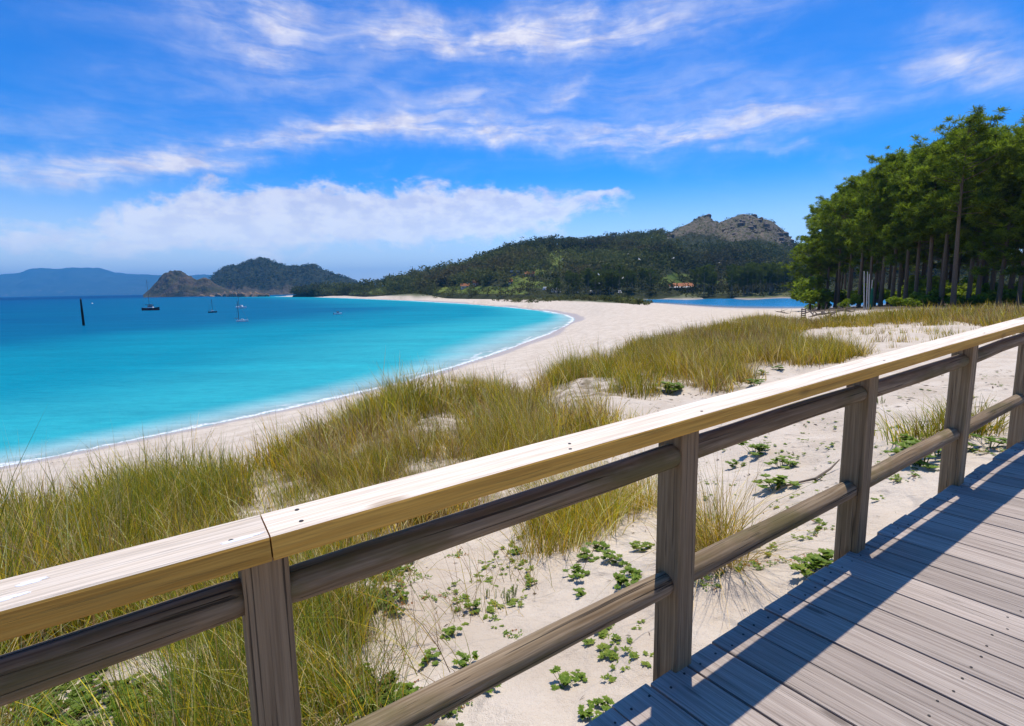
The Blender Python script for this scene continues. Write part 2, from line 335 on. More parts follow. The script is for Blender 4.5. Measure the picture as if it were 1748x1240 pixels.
def blur(m):
    m = m.reshape(na, nl).astype(float)
    for _ in range(2): m[1:-1, 1:-1] = (m[1:-1, 1:-1] * 2 + m[:-2, 1:-1] + m[2:, 1:-1] + m[1:-1, :-2] + m[1:-1, 2:]) / 6
    return np.r_[m.ravel(), 0]
gme = np_mesh('ground', GPc, [gf[:, ::-1], gf3[:, ::-1]], {'floor': blur(m_for), 'scrub': blur(m_scr), 'litter': blur(m_gr), 'shore': np.r_[np.clip(sd, -50, 400), 10.]}, True)

mt, t = material('sand')
pos = t.node('ShaderNodeNewGeometry').outputs['Position']
n1 = t.noise(pos, .8, 5, .6); n2 = t.noise(pos, 14., 4, .6); n3 = t.noise(pos, 160., 2, .5)
sandc = t.mix(t.ramp(n1, .3, .7), (.52, .425, .325), (.64, .545, .44))
sandc = t.mix(t.m('MULTIPLY', t.ramp(n3, .45, .75), .25), sandc, (.36, .28, .22))
litter = t.m('MULTIPLY', t.attr('litter'), t.ramp(t.noise(pos, 2.2, 5, .65), .36, .62))
sandc = t.mix(t.m('MULTIPLY', litter, .85), sandc, t.mix(n2, (.10, .075, .035), (.24, .18, .09)))
sandc = t.mix(t.attr('scrub'), sandc, t.mix(t.ramp(t.noise(pos, .09, 5, .6), .35, .65), (.05, .065, .02), (.12, .12, .045)))
sandc = t.mix(t.attr('floor'), sandc, t.mix(n1, (.06, .042, .025), (.13, .095, .06)))
pz = t.xyz(pos)[2]; sdn = t.m('ADD', t.attr('shore'), t.m('MULTIPLY', t.m('SUBTRACT', t.noise(pos, .35, 3, .5), .5), 1.6))
wet = t.ramp(t.m('ADD', pz, t.m('MULTIPLY', t.m('SUBTRACT', t.noise(pos, .4, 3, .5), .5), .16)), .42, .22)
wet = t.m('MULTIPLY', wet, t.ramp(pz, -.22, -.04))
sandc = t.mix(t.m('MULTIPLY', wet, .8), sandc, (.36, .30, .27))
weed = t.m('MULTIPLY', t.ramp(t.noise(pos, 7., 6, .7), .66, .72), t.ramp(t.noise(pos, .25, 3, .5), .5, .62))
sandc = t.mix(t.m('MULTIPLY', weed, .55), sandc, (.13, .10, .07))
foot = t.node('ShaderNodeTexVoronoi', {'Scale': 3.2, 'Randomness': 1.}, feature='SMOOTH_F1'); t.put(foot.inputs['Vector'], t.vm('ADD', pos, t.vm('SCALE', t.noise(pos, 2., 2, .5, 0, 1), .5)))
hgt = t.m('ADD', t.m('ADD', t.m('MULTIPLY', n2, .6), t.m('MULTIPLY', n3, .12)), t.m('MULTIPLY', t.ramp(foot.outputs['Distance'], .0, .32), .75))
bn = t.bump(hgt, t.m('MULTIPLY_ADD', wet, -.6, .75), .075)
surface(t, principled(t, sandc, t.m('MULTIPLY_ADD', wet, -.45, .95), .25, bn))
tag(link('ground', gme, mt), kind='structure')

# ------------------------------------------------------------------ sea and lagoon
def polar_sheet(a0, a1, na_, r0, r1, nr):
    A_ = np.linspace(R(a0), R(a1), na_); L_ = np.exp(np.linspace(math.log(r0), math.log(r1), nr)); a, l = np.meshgrid(A_, L_, indexing='ij')
    P = np.c_[(l * np.sin(a)).ravel(), (l * np.cos(a)).ravel(), np.zeros(a.size)]; i = np.arange(a.size).reshape(na_, nr)
    return P, np.stack([i[:-1, :-1], i[1:, :-1], i[1:, 1:], i[:-1, 1:]], -1).reshape(-1, 4)
def keep(P, Fq, mask):
    Fq = Fq[mask[Fq].any(1)]; u = np.unique(Fq); mp = np.full(len(P), -1); mp[u] = np.arange(len(u)); return P[u], mp[Fq], u
P, Fq = polar_sheet(-100, 18, 420, 14, 32000, 420)
s_ = shore_signed(P[:, :2]); P, Fq, u_ = keep(P, Fq, s_ < 2.0); s_ = -s_[u_]
rr = np.linalg.norm(P[:, :2], axis=1); azd = np.degrees(np.arctan2(P[:, 0], P[:, 1]))
bay = at_z(900, 570, 0)[:2]; nearbay = np.exp(-(np.linalg.norm(P[:, :2] - bay, axis=1) / 120.) ** 2)
slope = .13 - .112 * nearbay; slope = np.where(rr > 260, np.minimum(slope + .02, .09), slope)
depth = np.clip(s_, -2, 4000) * slope
sme = np_mesh('sea', P, Fq, {'shore': np.clip(s_, -5, 5000), 'depth': depth}, True)
mt, t = material('sea_water')
pos = t.node('ShaderNodeNewGeometry').outputs['Position']
dep = t.attr('depth'); sh_ = t.attr('shore')
patch = t.noise(t.vm('MULTIPLY', pos, (.006, .03, 0)), 1., 4, .55)
patch2 = t.noise(t.vm('MULTIPLY', pos, (.05, .16, 0)), 1., 5, .6)
dn = t.m('MULTIPLY', dep, t.m('MULTIPLY_ADD', patch, .9, .55))
c = t.mix(t.ramp(dn, -.02, .25), (.42, .55, .54), (.03, .35, .40))
c = t.mix(t.ramp(dn, .15, 1.5), c, (.003, .225, .31))
c = t.mix(t.ramp(dn, 1.4, 8.), c, (.0, .115, .225))
c = t.mix(t.ramp(dn, 7., 34.), c, (.0, .078, .20))
c = t.mix(t.ramp(dn, 38., 80.), c, (.0, .04, .13))
c = t.mix(t.m('MULTIPLY', t.ramp(patch2, .35, .75), .36), c, t.mix(.5, c, (.0, .04, .12)))
rip = t.noise(t.vm('MULTIPLY', pos, (.5, 1.5, 0)), 1., 5, .65); rip2 = t.noise(t.vm('MULTIPLY', pos, (.02, .12, 0)), 1., 4, .6)
c = t.mix(t.ramp(rip, .35, .7, 0., .5), c, t.mix(1., c, (.55, .72, .78), 'MULTIPLY'))
c = t.mix(t.ramp(rip2, .45, .75, 0., .55), c, t.mix(1., c, (1., 1.25, 1.2), 'MULTIPLY'))
# broken foam along the edge of the bay
fo = t.m('ADD', sh_, t.m('MULTIPLY', t.m('SUBTRACT', t.noise(pos, .9, 4, .6), .5), 1.5))
far_w = t.m('MULTIPLY', t.m('MULTIPLY_ADD', t.vm('LENGTH', pos), .0035, .20), t.ramp(t.noise(pos, .16, 3, .5), .3, .6, .35, 1.3))
band = t.m('MULTIPLY', t.ramp(fo, -.3, .1), t.ramp(fo, t.m('MULTIPLY', far_w, 1.9), t.m('MULTIPLY', far_w, .7)))
lace = t.ramp(t.noise(pos, 5., 5, .65), .30, .55)
f2 = t.m('ADD', sh_, t.m('MULTIPLY', t.m('SUBTRACT', t.noise(pos, .22, 4, .6), .5), 5.))
band2 = t.m('MULTIPLY', t.m('MULTIPLY', t.ramp(f2, 1.1, 1.5), t.ramp(f2, 2.1, 1.6)), t.ramp(t.noise(pos, .11, 3, .5), .5, .62))
foam = t.m('MAXIMUM', t.m('MULTIPLY', band, t.m('MULTIPLY_ADD', lace, .75, .2)), t.m('MULTIPLY', t.m('MULTIPLY', band2, lace), .7))
c = t.mix(foam, c, (.82, .84, .84))
wv = t.vm('MULTIPLY', pos, (1., 1.7, 0))
hw = t.m('ADD', t.noise(wv, .35, 4, .6), t.m('MULTIPLY', t.noise(wv, 2.2, 4, .6), .35))
bn = t.bump(hw, .55, .28)
df = t.node('ShaderNodeBsdfDiffuse', {'Color': c}); t.put(df.inputs['Normal'], bn)
gl_ = t.node('ShaderNodeBsdfGlossy', {'Color': (.8, .9, 1.), 'Roughness': .22}); t.put(gl_.inputs['Normal'], bn)
fz = t.node('ShaderNodeFresnel', {'IOR': 1.33}); t.put(fz.inputs['Normal'], bn)
pr = t.n.new('ShaderNodeMixShader'); t.put(pr.inputs[0], t.m('MINIMUM', t.m('MULTIPLY', fz, .3), .045)); t.put(pr.inputs[1], df); t.put(pr.inputs[2], gl_)
tr = t.node('ShaderNodeBsdfTransparent', {'Color': (.86, .96, .95)})
al = t.m('MAXIMUM', t.ramp(dn, -.04, .12, .55, 1.), foam)
mx = t.n.new('ShaderNodeMixShader'); t.put(mx.inputs[0], al); t.put(mx.inputs[1], tr); t.put(mx.inputs[2], pr)
surface(t, mx)
tag(link('sea', sme, mt), kind='structure')
P, Fq = polar_sheet(6, 44, 120, 130, 420, 60)
gzz = ground_z(P[:, 0], P[:, 1]); P, Fq, u_ = keep(P, Fq, (gzz < .25) & (shore_signed(P[:, :2]) > 25)); lme = np_mesh('lagoon', P, Fq, {'depth': np.clip(-gzz[u_], -1, 5)}, True)
mt, t = material('lagoon_water')
pos = t.node('ShaderNodeNewGeometry').outputs['Position']; dep = t.attr('depth')
c = t.mix(t.ramp(dep, 0., .5), (.24, .25, .23), (.01, .22, .47))
bn = t.bump(t.noise(t.vm('MULTIPLY', pos, (1., 1.7, 0)), .8, 4, .6), .4, .15)
surface(t, principled(t, c, .2, .12, bn)); tag(link('lagoon', lme, mt), kind='structure')
#PART3
# ------------------------------------------------------------------ wood
def wood(name, cols, top=None, grain=1.0, crack=.5, green=0., rough=.8, knots=.5, freq=62.):
    """weathered timber; local X runs along the grain"""
    m, t = material(name)
    tc = t.node('ShaderNodeTexCoord').outputs['Object']; oi = t.node('ShaderNodeObjectInfo').outputs['Random']
    off = t.vm('SCALE', (13.1, 7.7, 5.3), oi); p = t.vm('ADD', tc, off)
    ps = t.vm('MULTIPLY', p, (1., 9., 9.))
    bend = t.vm('SCALE', t.noise(t.vm('MULTIPLY', p, (1.6, 6., 6.)), 1., 2, .5, 0, 1), .32 * grain)
    pg = t.vm('ADD', t.vm('MULTIPLY', p, (.8, freq, freq)), t.vm('MULTIPLY', bend, (0, 9., 9.)))
    g1 = t.noise(pg, 1., 4, .6); g2 = t.noise(t.vm('MULTIPLY', p, (4., 190., 190.)), 1., 2, .6)
    big = t.noise(t.vm('MULTIPLY', p, (1.3, 5., 5.)), 1., 3, .55)
    c = t.mix(t.ramp(g1, .3, .72), cols[0], cols[1]); c = t.mix(t.m('MULTIPLY', t.ramp(big, .45, .75), .6), c, cols[2])
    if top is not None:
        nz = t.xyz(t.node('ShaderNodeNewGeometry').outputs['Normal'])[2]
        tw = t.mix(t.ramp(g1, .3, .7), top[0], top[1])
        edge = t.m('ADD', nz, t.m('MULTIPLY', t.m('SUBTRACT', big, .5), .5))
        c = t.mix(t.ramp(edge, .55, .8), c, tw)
    kn = t.node('ShaderNodeTexVoronoi', {'Scale': 1., 'Randomness': 1.}); t.put(kn.inputs['Vector'], t.vm('MULTIPLY', p, (2.1, 7., 7.)))
    kd = kn.outputs['Distance']; c = t.mix(t.m('MULTIPLY', t.ramp(kd, .15, .06), knots), c, t.mix(.6, cols[0], (.03, .02, .012)))
    ck = t.noise(t.vm('ADD', t.vm('MULTIPLY', p, (1.2, 105., 105.)), t.vm('SCALE', bend, 3.)), 1., 3, .5)
    cm = t.m('MULTIPLY', t.ramp(ck, .61, .67), crack); c = t.mix(cm, c, (.025, .018, .012))
    c = t.mix(t.m('MULTIPLY', t.ramp(g2, .35, .7), .38), c, t.mix(.7, c, (.04, .03, .02)))
    if green:
        gm = t.m('MULTIPLY', t.ramp(t.noise(t.vm('MULTIPLY', p, (2.2, 5., 5.)), 1., 4, .6), .46, .66), green); c = t.mix(gm, c, (.10, .085, .022))
    c = t.mix(1.0, c, t.comb(*([t.m('MULTIPLY_ADD', oi, .32, .90)] * 3)), 'MULTIPLY')
    h = t.m('ADD', t.m('ADD', t.m('MULTIPLY', g1, .5), t.m('MULTIPLY', g2, .3)), t.m('MULTIPLY', cm, -1.2))
    surface(t, principled(t, c, rough, .25, t.bump(h, .7, .006))); return m
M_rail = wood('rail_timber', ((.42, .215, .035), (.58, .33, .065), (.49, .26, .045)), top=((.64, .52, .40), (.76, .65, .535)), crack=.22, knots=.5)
M_post = wood('post_timber', ((.21, .14, .075), (.36, .26, .15), (.29, .20, .115)), crack=.8, knots=.6, green=.25, freq=75.)
M_pole = wood('round_timber', ((.15, .095, .048), (.31, .23, .145), (.20, .135, .07)), crack=.85, green=.65, knots=.25, freq=60.)
M_deck = wood('deck_timber', ((.30, .24, .20), (.47, .395, .335), (.39, .32, .265)), crack=.4, knots=.8, grain=.6, freq=85.)
def plain(name, c, rough=.6, spec=.3, var=.25, scale=6., metal=0.):
    m, t = material(name); p = t.node('ShaderNodeTexCoord').outputs['Object']; n = t.noise(p, scale, 4, .6)
    dk = tuple(x * (1 - var) for x in c); surface(t, principled(t, t.mix(n, dk, c), rough, spec, Metallic=metal)); return m
M_nail = plain('rusty_steel', (.035, .028, .025), .6, .4)
M_white = plain('white_stain', (.78, .77, .78), .7, .2, .15, 40.)

# ------------------------------------------------------------------ railing and boardwalk
RA = .9922; SL = .0388
dv = np.array([math.sin(RA), math.cos(RA), SL]); nv = np.array([math.cos(RA), -math.sin(RA), 0.]); A0 = np.array([-.5148, 1.0533, CAMZ - .5098])
def rl(s, lat, h=0.): return A0 + dv * s + nv * lat + np.array([0, 0, h])      # s along the rail, lat to the deck side, h above the rail's top
ROTZ = math.pi / 2 - RA; PITCHX = -math.atan(SL)
ROT = (0, PITCHX, ROTZ)               # local X along the rail, local -Y to the deck side
railing = empty('railing', tuple(rl(2, -.07, -1.05))); tag(railing, 'weathered timber handrail with flat top board, square posts and round rails beside boardwalk', 'railing')
railing.rotation_euler = (0, 0, 0)
def child(o, par):                    # keep world placement under a moved empty
    o.parent = par; o.matrix_parent_inverse = Matrix.Translation(par.location).inverted(); return o
def wobble(me, amp, seed):
    V = np.empty(len(me.vertices) * 3, np.float32); me.vertices.foreach_get('co', V); V = V.reshape(-1, 3)
    for a in (1, 2): V[:, a] += (fbm(V[:, 0] * 1.3 + seed, V[:, a] * 3 + seed * 2.7, 3, seed) - .5) * amp
    me.vertices.foreach_set('co', V.ravel()); me.update()
def bar_mesh(name, L, w, h, b, nseg):
    mb = MB(); pr = [(-w / 2 + b, -h), (w / 2 - b, -h), (w / 2 - b * .3, -h + b * .3), (w / 2, -h + b), (w / 2, -b), (w / 2 - b * .3, -b * .3), (w / 2 - b, 0), (-w / 2 + b, 0), (-w / 2 + b * .3, -b * .3), (-w / 2, -b), (-w / 2, -h + b), (-w / 2 + b * .3, -h + b * .3)]
    n = len(pr); V = []; xs = np.linspace(0, L, nseg + 1); Fs = []
    for x in xs:
        for y, z in pr: V.append((x, y, z))
    for i in range(nseg):
        for k in range(n): j = (k + 1) % n; Fs.append((i * n + j, i * n + k, i * n + n + k, i * n + n + j))
    Fs.append(tuple(range(n))); Fs.append(tuple(range(nseg * n + n - 1, nseg * n - 1, -1)))
    return mb.add(V, [tuple(reversed(f)) for f in Fs]).mesh(name)
RW, RT = .1416, .058
for i, (s0, s1, sl_) in enumerate([(-5.32, -.0015, .030), (.0015, 5.318, SL), (5.322, 10.6, SL)]):
    me = bar_mesh('top_rail', s1 - s0, RW, RT, .007, 60)
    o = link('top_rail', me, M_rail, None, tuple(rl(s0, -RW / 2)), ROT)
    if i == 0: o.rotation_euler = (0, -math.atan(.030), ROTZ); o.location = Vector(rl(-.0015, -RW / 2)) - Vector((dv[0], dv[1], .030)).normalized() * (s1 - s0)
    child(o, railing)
posts = [-4.40, -2.95, -1.50, -.054, 1.393, 2.84, 4.265, 5.70, 7.14, 8.58, 10.02]
for i, s0 in enumerate(posts):
    me = bar_mesh('post', 1.75, .115, .097, .006, 14); wobble(me, .006, i + 3)
    p = rl(s0 + .097, -.065 - .0575, -RT - .002)
    if s0 < -.1: p[2] += .0088 * -s0 * 0 + .009 * abs(s0)
    o = link('post', me, M_post, None, tuple(p), (0, R(90), ROTZ)); child(o, railing)
for lvl, (hc, dia, cl_) in enumerate([(-.176, .088, -.115), (-.692, .090, -.130)]):
    for i in range(len(posts) - 1):
        a, b = posts[i] + .06, posts[i + 1] + .035
        L = b - a; mb = MB(); n = 24; xs = np.linspace(0, L, n + 1); r = np.full(n + 1, dia / 2); r[0] *= .86; r[-1] *= .86
        r *= 1 + (fbm(xs * 2.1 + i * 9.3, xs * 0 + lvl * 5, 3, 40 + i) - .5) * .12
        mb.tube([(x, (vnoise(np.array([x * 1.2 + i * 7]), np.array([lvl * 3.]), 60)[0] - .5) * .014, (vnoise(np.array([x * 1.2 + i * 5]), np.array([lvl * 4.]), 70)[0] - .5) * .014) for x in xs], r, 16)
        o = mb.build('round_rail', M_pole, None, tuple(rl(a, cl_, hc - (.009 * a * 0 if a > 0 else 0))), ROT, True); child(o, railing)
# bolts, nail heads and pale marks on the handrail
for s, lt in [(.075, -.105), (.07, -.035), (.86, -.06), (.83, -.02), (1.45, -.03), (2.89, -.03), (-.07, -.035), (4.31, -.03)]:
    mb = MB(); mb.tube([(0, 0, -.002), (0, 0, .0015)], [.006, .005], 8); o = mb.build('nail', M_nail, None, tuple(rl(s, lt)), ROT); child(o, railing)
def splat(name, s0, lt, L, Wd, seed, par):
    n = 22; r0 = np.random.default_rng(seed); V = []
    for k in range(n):
        a = 2 * math.pi * k / n; q = .72 + .4 * r0.random(); V.append((L / 2 * q * math.cos(a), Wd / 2 * q * math.sin(a), .0006))
    V = [(0, 0, .0022)] + V + [(x * 1.04, y * 1.04, -.0005) for x, y, _ in V[0:]]
    Fs = [(0, 1 + k, 1 + (k + 1) % n) for k in range(n)] + [(1 + k, 1 + n + k, 1 + n + (k + 1) % n, 1 + (k + 1) % n) for k in range(n)]
    mb = MB(); mb.add(V, Fs); p = rl(s0, lt); p[2] += .009 * abs(min(s0, 0)); o = mb.build(name, M_white, None, tuple(p), ROT); child(o, par)
for k, (s0, lt, L, Wd) in enumerate([(-.393, -.088, .05, .018), (-.42, -.044, .06, .016), (-.05, -.030, .085, .016)]):
    splat('bird_dropping', s0, lt, L, Wd, k + 3, railing)

boards = empty('boardwalk', tuple(rl(2, .9, -1.09))); tag(boards, kind='structure')
DECK = -1.0402                        # deck surface below the rail's top edge
PW = .1895; pn = 0
SK = R(3.2); ENDS = -1
plank_rng = np.random.default_rng(11)
k0, k1 = -22, 52
nail_me = MB(); nail_me.tube([(0, 0, -.003), (0, 0, .0012)], [.0055, .0045], 8); nail_me = nail_me.mesh('nail'); nail_me.materials.append(M_nail)
for k in range(k0, k1):
    s = 1.279 + PW * k; wd = PW - .0075 - plank_rng.random() * .004
    lat0 = -.0974 + (plank_rng.random() - .5) * .018; end = 2.05 + (plank_rng.random() - .5) * .02
    L = (end - lat0) / math.cos(SK)
    me = bar_mesh('plank', L, wd, .036, .003, 10); V = np.empty(len(me.vertices) * 3, np.float32); me.vertices.foreach_get('co', V); V = V.reshape(-1, 3)
    V[:, 2] += (vnoise(V[:, 0] * 1.2 + k * 3.1, V[:, 1] * 2, 4) - .5) * .004; V[:, 0] += np.where(V[:, 0] < .01, -V[:, 1] * math.tan(SK) * ENDS + (V[:, 1] / wd) * (plank_rng.random() - .5) * .006, 0)
    me.vertices.foreach_set('co', V.ravel()); me.update()
    # local X must run to the deck side (lat), skewed towards +s
    ax = nv * math.cos(SK) + dv / np.linalg.norm(dv) * math.sin(SK); az_ = np.cross(dv, -nv) * -1; az_ = np.cross(ax, dv); az_ = az_ / np.linalg.norm(az_)
    if az_[2] < 0: az_ = -az_
    ay = np.cross(az_, ax); Mx = Matrix(((ax[0], ay[0], az_[0]), (ax[1], ay[1], az_[1]), (ax[2], ay[2], az_[2]))).to_4x4()
    loc = rl(s + wd / 2 + math.tan(SK) * (lat0 + .0974), lat0, DECK + (plank_rng.random() - .5) * .003)
    o = link('plank', me, M_deck); o.matrix_world = Matrix.Translation(loc) @ Mx; o.location = loc; o.rotation_euler = Mx.to_euler(); child(o, boards)
    if -4 <= k <= 30:
        for lx in (.045, .66, 1.27):
            for sg in (-1, 1):
                q = o.matrix_basis @ Vector((lx + plank_rng.random() * .02, sg * wd * .27, .0002)); nn = link('nail', nail_me, None, None, q, o.rotation_euler)
                nn.parent = o; nn.matrix_parent_inverse = (Matrix.Translation(boards.location).inverted().inverted() @ Matrix.Translation(-boards.location) @ o.matrix_basis).inverted()
for lt in (.05, .66, 1.27, 1.95):     # joists under the planks
    me = bar_mesh('joist', 14, .08, .16, .004, 2); o = link('joist', me, M_post, None, tuple(rl(-3.2, lt, DECK - .042)), ROT); child(o, boards)
#PART4
# ------------------------------------------------------------------ far land
def interp(u, tab, k): return np.interp(u, [r[0] for r in tab], [r[k] for r in tab])
def u_of(az_):                        # photo column of a bearing, taken on the horizon
    x = np.tan(az_); return W / 2 + F * (x * math.cos(ROLL) / math.cos(PITCH) + 0)
def horizon_v(u): return 620 - F * math.tan(PITCH) - (u - 874) * math.tan(ROLL)
def ridge_height(u, v, dist): return CAMZ + (horizon_v(u) - v) / F * dist * .985   # dist = forward distance
RIDGE = [(505, 504, 800), (525, 502, 780), (560, 499, 720), (600, 495, 680), (640, 492, 660), (700, 478, 620), (740, 469, 610), (790, 462, 620), (830, 444, 640), (870, 430, 660), (930, 419, 700), (960, 418, 700), (1000, 420, 720), (1050, 415, 740), (1110, 411, 760), (1140, 402, 780), (1160, 391, 800), (1180, 380, 820), (1196, 372, 820), (1208, 372, 820), (1216, 380, 820), (1226, 384, 820), (1240, 378, 820), (1262, 368, 820), (1280, 371, 820), (1290, 376, 820), (1312, 380, 820), (1325, 390, 820), (1337, 398, 820), (1348, 410, 820), (1356, 424, 820), (1370, 434, 800), (1450, 436, 780), (1600, 445, 700), (1900, 455, 600)]
FOOT = [(505, 770), (525, 745), (600, 600), (700, 450), (800, 370), (900, 320), (1000, 330), (1060, 325), (1200, 310), (1370, 300), (1748, 290), (1900, 280)]
def hill_z(x, y):
    x = np.asarray(x, float); y = np.asarray(y, float); u = u_of(np.arctan2(x, np.maximum(y, 1)))
    un = u + (fbm(x * .02, y * .02, 3, 12) - .5) * 8
    rd = interp(un, RIDGE, 2); zr = ridge_height(un, np.interp(un, [r[0] for r in RIDGE], [r[1] for r in RIDGE]), rd)
    ft = interp(u, FOOT, 1); tt = (y - ft) / (rd - ft)
    rocky = np.clip((u - 1140) / 40, 0, 1) * np.clip((1362 - u) / 8, 0, 1)
    up = np.clip(tt, 0, 1); prof = up ** (1.0 + .55 * rocky)
    prof = .12 * np.sin(up * math.pi) * (1 - rocky) + prof
    dn = np.clip((tt - 1) / 1.2, 0, 1); prof = np.where(tt > 1, 1 - dn * dn * (3 - 2 * dn), prof)
    z = 1.6 + (zr - 1.6) * prof - 3.2 * np.clip((.02 - tt) / .07, 0, 1)
    env = np.clip(tt * 5, 0, 1) * np.clip((1.05 - tt) * 5, .15, 1)
    z = z + env * ((fbm(x * .012, y * .012, 4, 31) - .5) * 14) + env * rocky * np.clip((tt - .5) * 4, 0, 1) * ((fbm(x * .05, y * .05, 4, 77) - .5) * 14 + (np.abs(fbm(x * .11, y * .11, 3, 78) - .5)) * 12)
    return np.where((tt < -.06) | (u < 500), -3, z)
uu = np.linspace(495, 1960, 420); tt = np.concatenate([np.linspace(-.05, 1.0, 120), np.linspace(1.03, 2.1, 24)])
U_, T_ = np.meshgrid(uu, tt, indexing='ij'); azz = np.arctan((U_ - W / 2) / F * math.cos(PITCH) / math.cos(ROLL))
yy = interp(U_, FOOT, 1) + T_ * (interp(U_, RIDGE, 2) - interp(U_, FOOT, 1)); xx = yy * np.tan(azz)
hz = hill_z(xx.ravel(), yy.ravel()); hz = np.maximum(hz, -3)
HP = np.c_[xx.ravel(), yy.ravel(), hz]; hp = np.nan_to_num(project(HP), nan=-1e6); i_ = np.arange(U_.size).reshape(U_.shape)
hf = np.stack([i_[:-1, :-1], i_[1:, :-1], i_[1:, 1:], i_[:-1, 1:]], -1).reshape(-1, 4)
ROCKY = [(1128, 412), (1150, 396), (1180, 360), (1300, 350), (1375, 420), (1350, 425), (1300, 408), (1250, 412), (1215, 402), (1180, 398)]
FIELDS = [[(862, 478), (880, 470), (905, 474), (960, 455), (985, 425), (975, 425), (950, 448), (935, 462), (915, 460), (900, 468), (905, 480), (960, 484), (930, 492), (870, 492)], [(930, 440), (950, 420), (962, 424), (965, 460), (945, 470)], [(1120, 480), (1150, 466), (1215, 474), (1290, 478), (1290, 484), (1130, 486)], [(590, 503), (590, 490), (665, 490), (665, 503)], [(740, 492), (780, 488), (860, 490), (900, 497), (900, 503), (740, 500)]]
fld = np.zeros(len(HP), bool)
for f in FIELDS: fld |= inpoly(hp, f)
rck = inpoly(hp, ROCKY)
hme = np_mesh('hill', HP, hf, {'field': fld, 'rock': rck}, True)
mt, t = material('hillside')
pos = t.node('ShaderNodeNewGeometry').outputs['Position']; n = t.noise(pos, .03, 6, .65); nb = t.noise(pos, .22, 5, .6)
c = t.mix(n, (.022, .028, .012), (.05, .055, .022))
c = t.mix(t.m('MULTIPLY', t.attr('field'), t.ramp(nb, .3, .55, .4, 1.)), c, t.mix(t.ramp(n, .35, .65), (.07, .11, .018), (.16, .19, .04)))
rkm = t.ramp(t.m('ADD', nb, t.m('MULTIPLY', t.m('SUBTRACT', t.noise(pos, .7, 4, .6), .5), .6)), .40, .58)
c = t.mix(t.attr('rock'), c, t.mix(rkm, (.075, .075, .03), t.mix(t.noise(pos, .5, 4, .6), (.10, .08, .058), (.22, .175, .14))))
surface(t, principled(t, c, .95, .1, t.bump(nb, .8, 2.5))); tag(link('hill', hme, mt), kind='structure')

def ridge_land(name, tab, foot, depth, mat_, seed, rough, na_=260, nt=40, base=-2.):
    """a long ridge that rises from the sea; tab: (column, row of skyline), foot/depth: distance of its near edge and crest"""
    uu = np.linspace(tab[0][0], tab[-1][0], na_); tt = np.concatenate([np.linspace(0, 1, nt), np.linspace(1.1, 2, 8)])
    U, T = np.meshgrid(uu, tt, indexing='ij'); y = foot + T * (depth - foot); x = y * np.tan(np.arctan((U - W / 2) / F * math.cos(PITCH)))
    zr = ridge_height(U, np.interp(U, [r[0] for r in tab], [r[1] for r in tab]), depth); zr = np.maximum(zr, base + .5)
    pr = np.where(T <= 1, np.sin(np.clip(T, 0, 1) * math.pi / 2) ** .9, 1 - np.clip(T - 1, 0, 1) ** 1.5)
    z = base + (zr - base) * pr; sc = 6. / (depth - foot) ; e = np.clip(T * 4, 0, 1) * np.clip((1.02 - T) * 6, .08, 1)
    z = z + e * (fbm(x * sc, y * sc, 5, seed) - .5) * rough * np.clip((zr - base) / zr.max(), 0, 1)
    i = np.arange(U.size).reshape(U.shape); f = np.stack([i[:-1, :-1], i[1:, :-1], i[1:, 1:], i[:-1, 1:]], -1).reshape(-1, 4)
    P = np.c_[x.ravel(), y.ravel(), z.ravel()]
    tag(link(name, np_mesh(name, P, f, {'up': T.ravel()}, True), mat_), kind='structure'); return P
mt_h, t = material('headland_scrub')
pos = t.node('ShaderNodeNewGeometry').outputs['Position']; pz = t.xyz(pos)[2]; n = t.noise(pos, .02, 6, .65); n2 = t.noise(pos, .09, 4, .6)
c = t.mix(t.ramp(n2, .35, .65), (.015, .022, .012), (.045, .05, .022))
low = t.ramp(t.m('ADD', pz, t.m('MULTIPLY', t.m('SUBTRACT', n, .5), 60.)), 26., 8.)
c = t.mix(low, c, t.mix(n2, (.17, .12, .09), (.09, .085, .04))); surface(t, principled(t, c, .95, .1, t.bump(n2, 1., 6.)))
mt_b, t = material('bare_headland')
pos = t.node('ShaderNodeNewGeometry').outputs['Position']; n = t.noise(pos, .03, 6, .65); n2 = t.noise(pos, .12, 4, .6)
c = t.mix(t.ramp(n, .35, .62), (.15, .105, .075), (.06, .065, .028)); surface(t, principled(t, t.mix(n2, c, (.05, .045, .025)), .95, .1, t.bump(n2, 1., 5.)))
ISL = ridge_land('headland', [(345, 503), (352, 492), (366, 474), (380, 463), (398, 455), (415, 453), (432, 446), (450, 444), (466, 445), (480, 451), (500, 456), (518, 455), (540, 453), (560, 463), (580, 470), (598, 476), (620, 484), (650, 492), (690, 503)], 1420, 1620, mt_h, 5, 22)
CAPE = ridge_land('headland', [(246, 503.6), (256, 497), (268, 485), (280, 475), (292, 467), (304, 464.5), (316, 465.5), (328, 473), (340, 478), (352, 474), (362, 477), (372, 486), (392, 495), (420, 500), (450, 504)], 1240, 1330, mt_b, 15, 30)
mt_m, t = material('mountain')
pos = t.node('ShaderNodeNewGeometry').outputs['Position']; n = t.noise(pos, .0025, 6, .65); pz = t.xyz(pos)[2]
town = t.m('MULTIPLY', t.ramp(t.noise(pos, .02, 4, .7), .56, .7), t.ramp(pz, 150., 60.))
c = t.mix(n, (.04, .055, .03), (.08, .09, .05)); c = t.mix(t.m('MULTIPLY', town, .6), c, (.5, .42, .36))
surface(t, principled(t, c, .95, .1)); mt_m
FARP = ridge_land('mountain', [(-900, 480), (-500, 470), (-200, 480), (-60, 474), (0, 471.5), (40, 467), (62, 462), (90, 460), (130, 459.5), (170, 460.5), (195, 466), (230, 469), (290, 471), (370, 471.5), (480, 476), (620, 484), (760, 488)], 8200, 9600, mt_m, 3, 160, 320, 40)

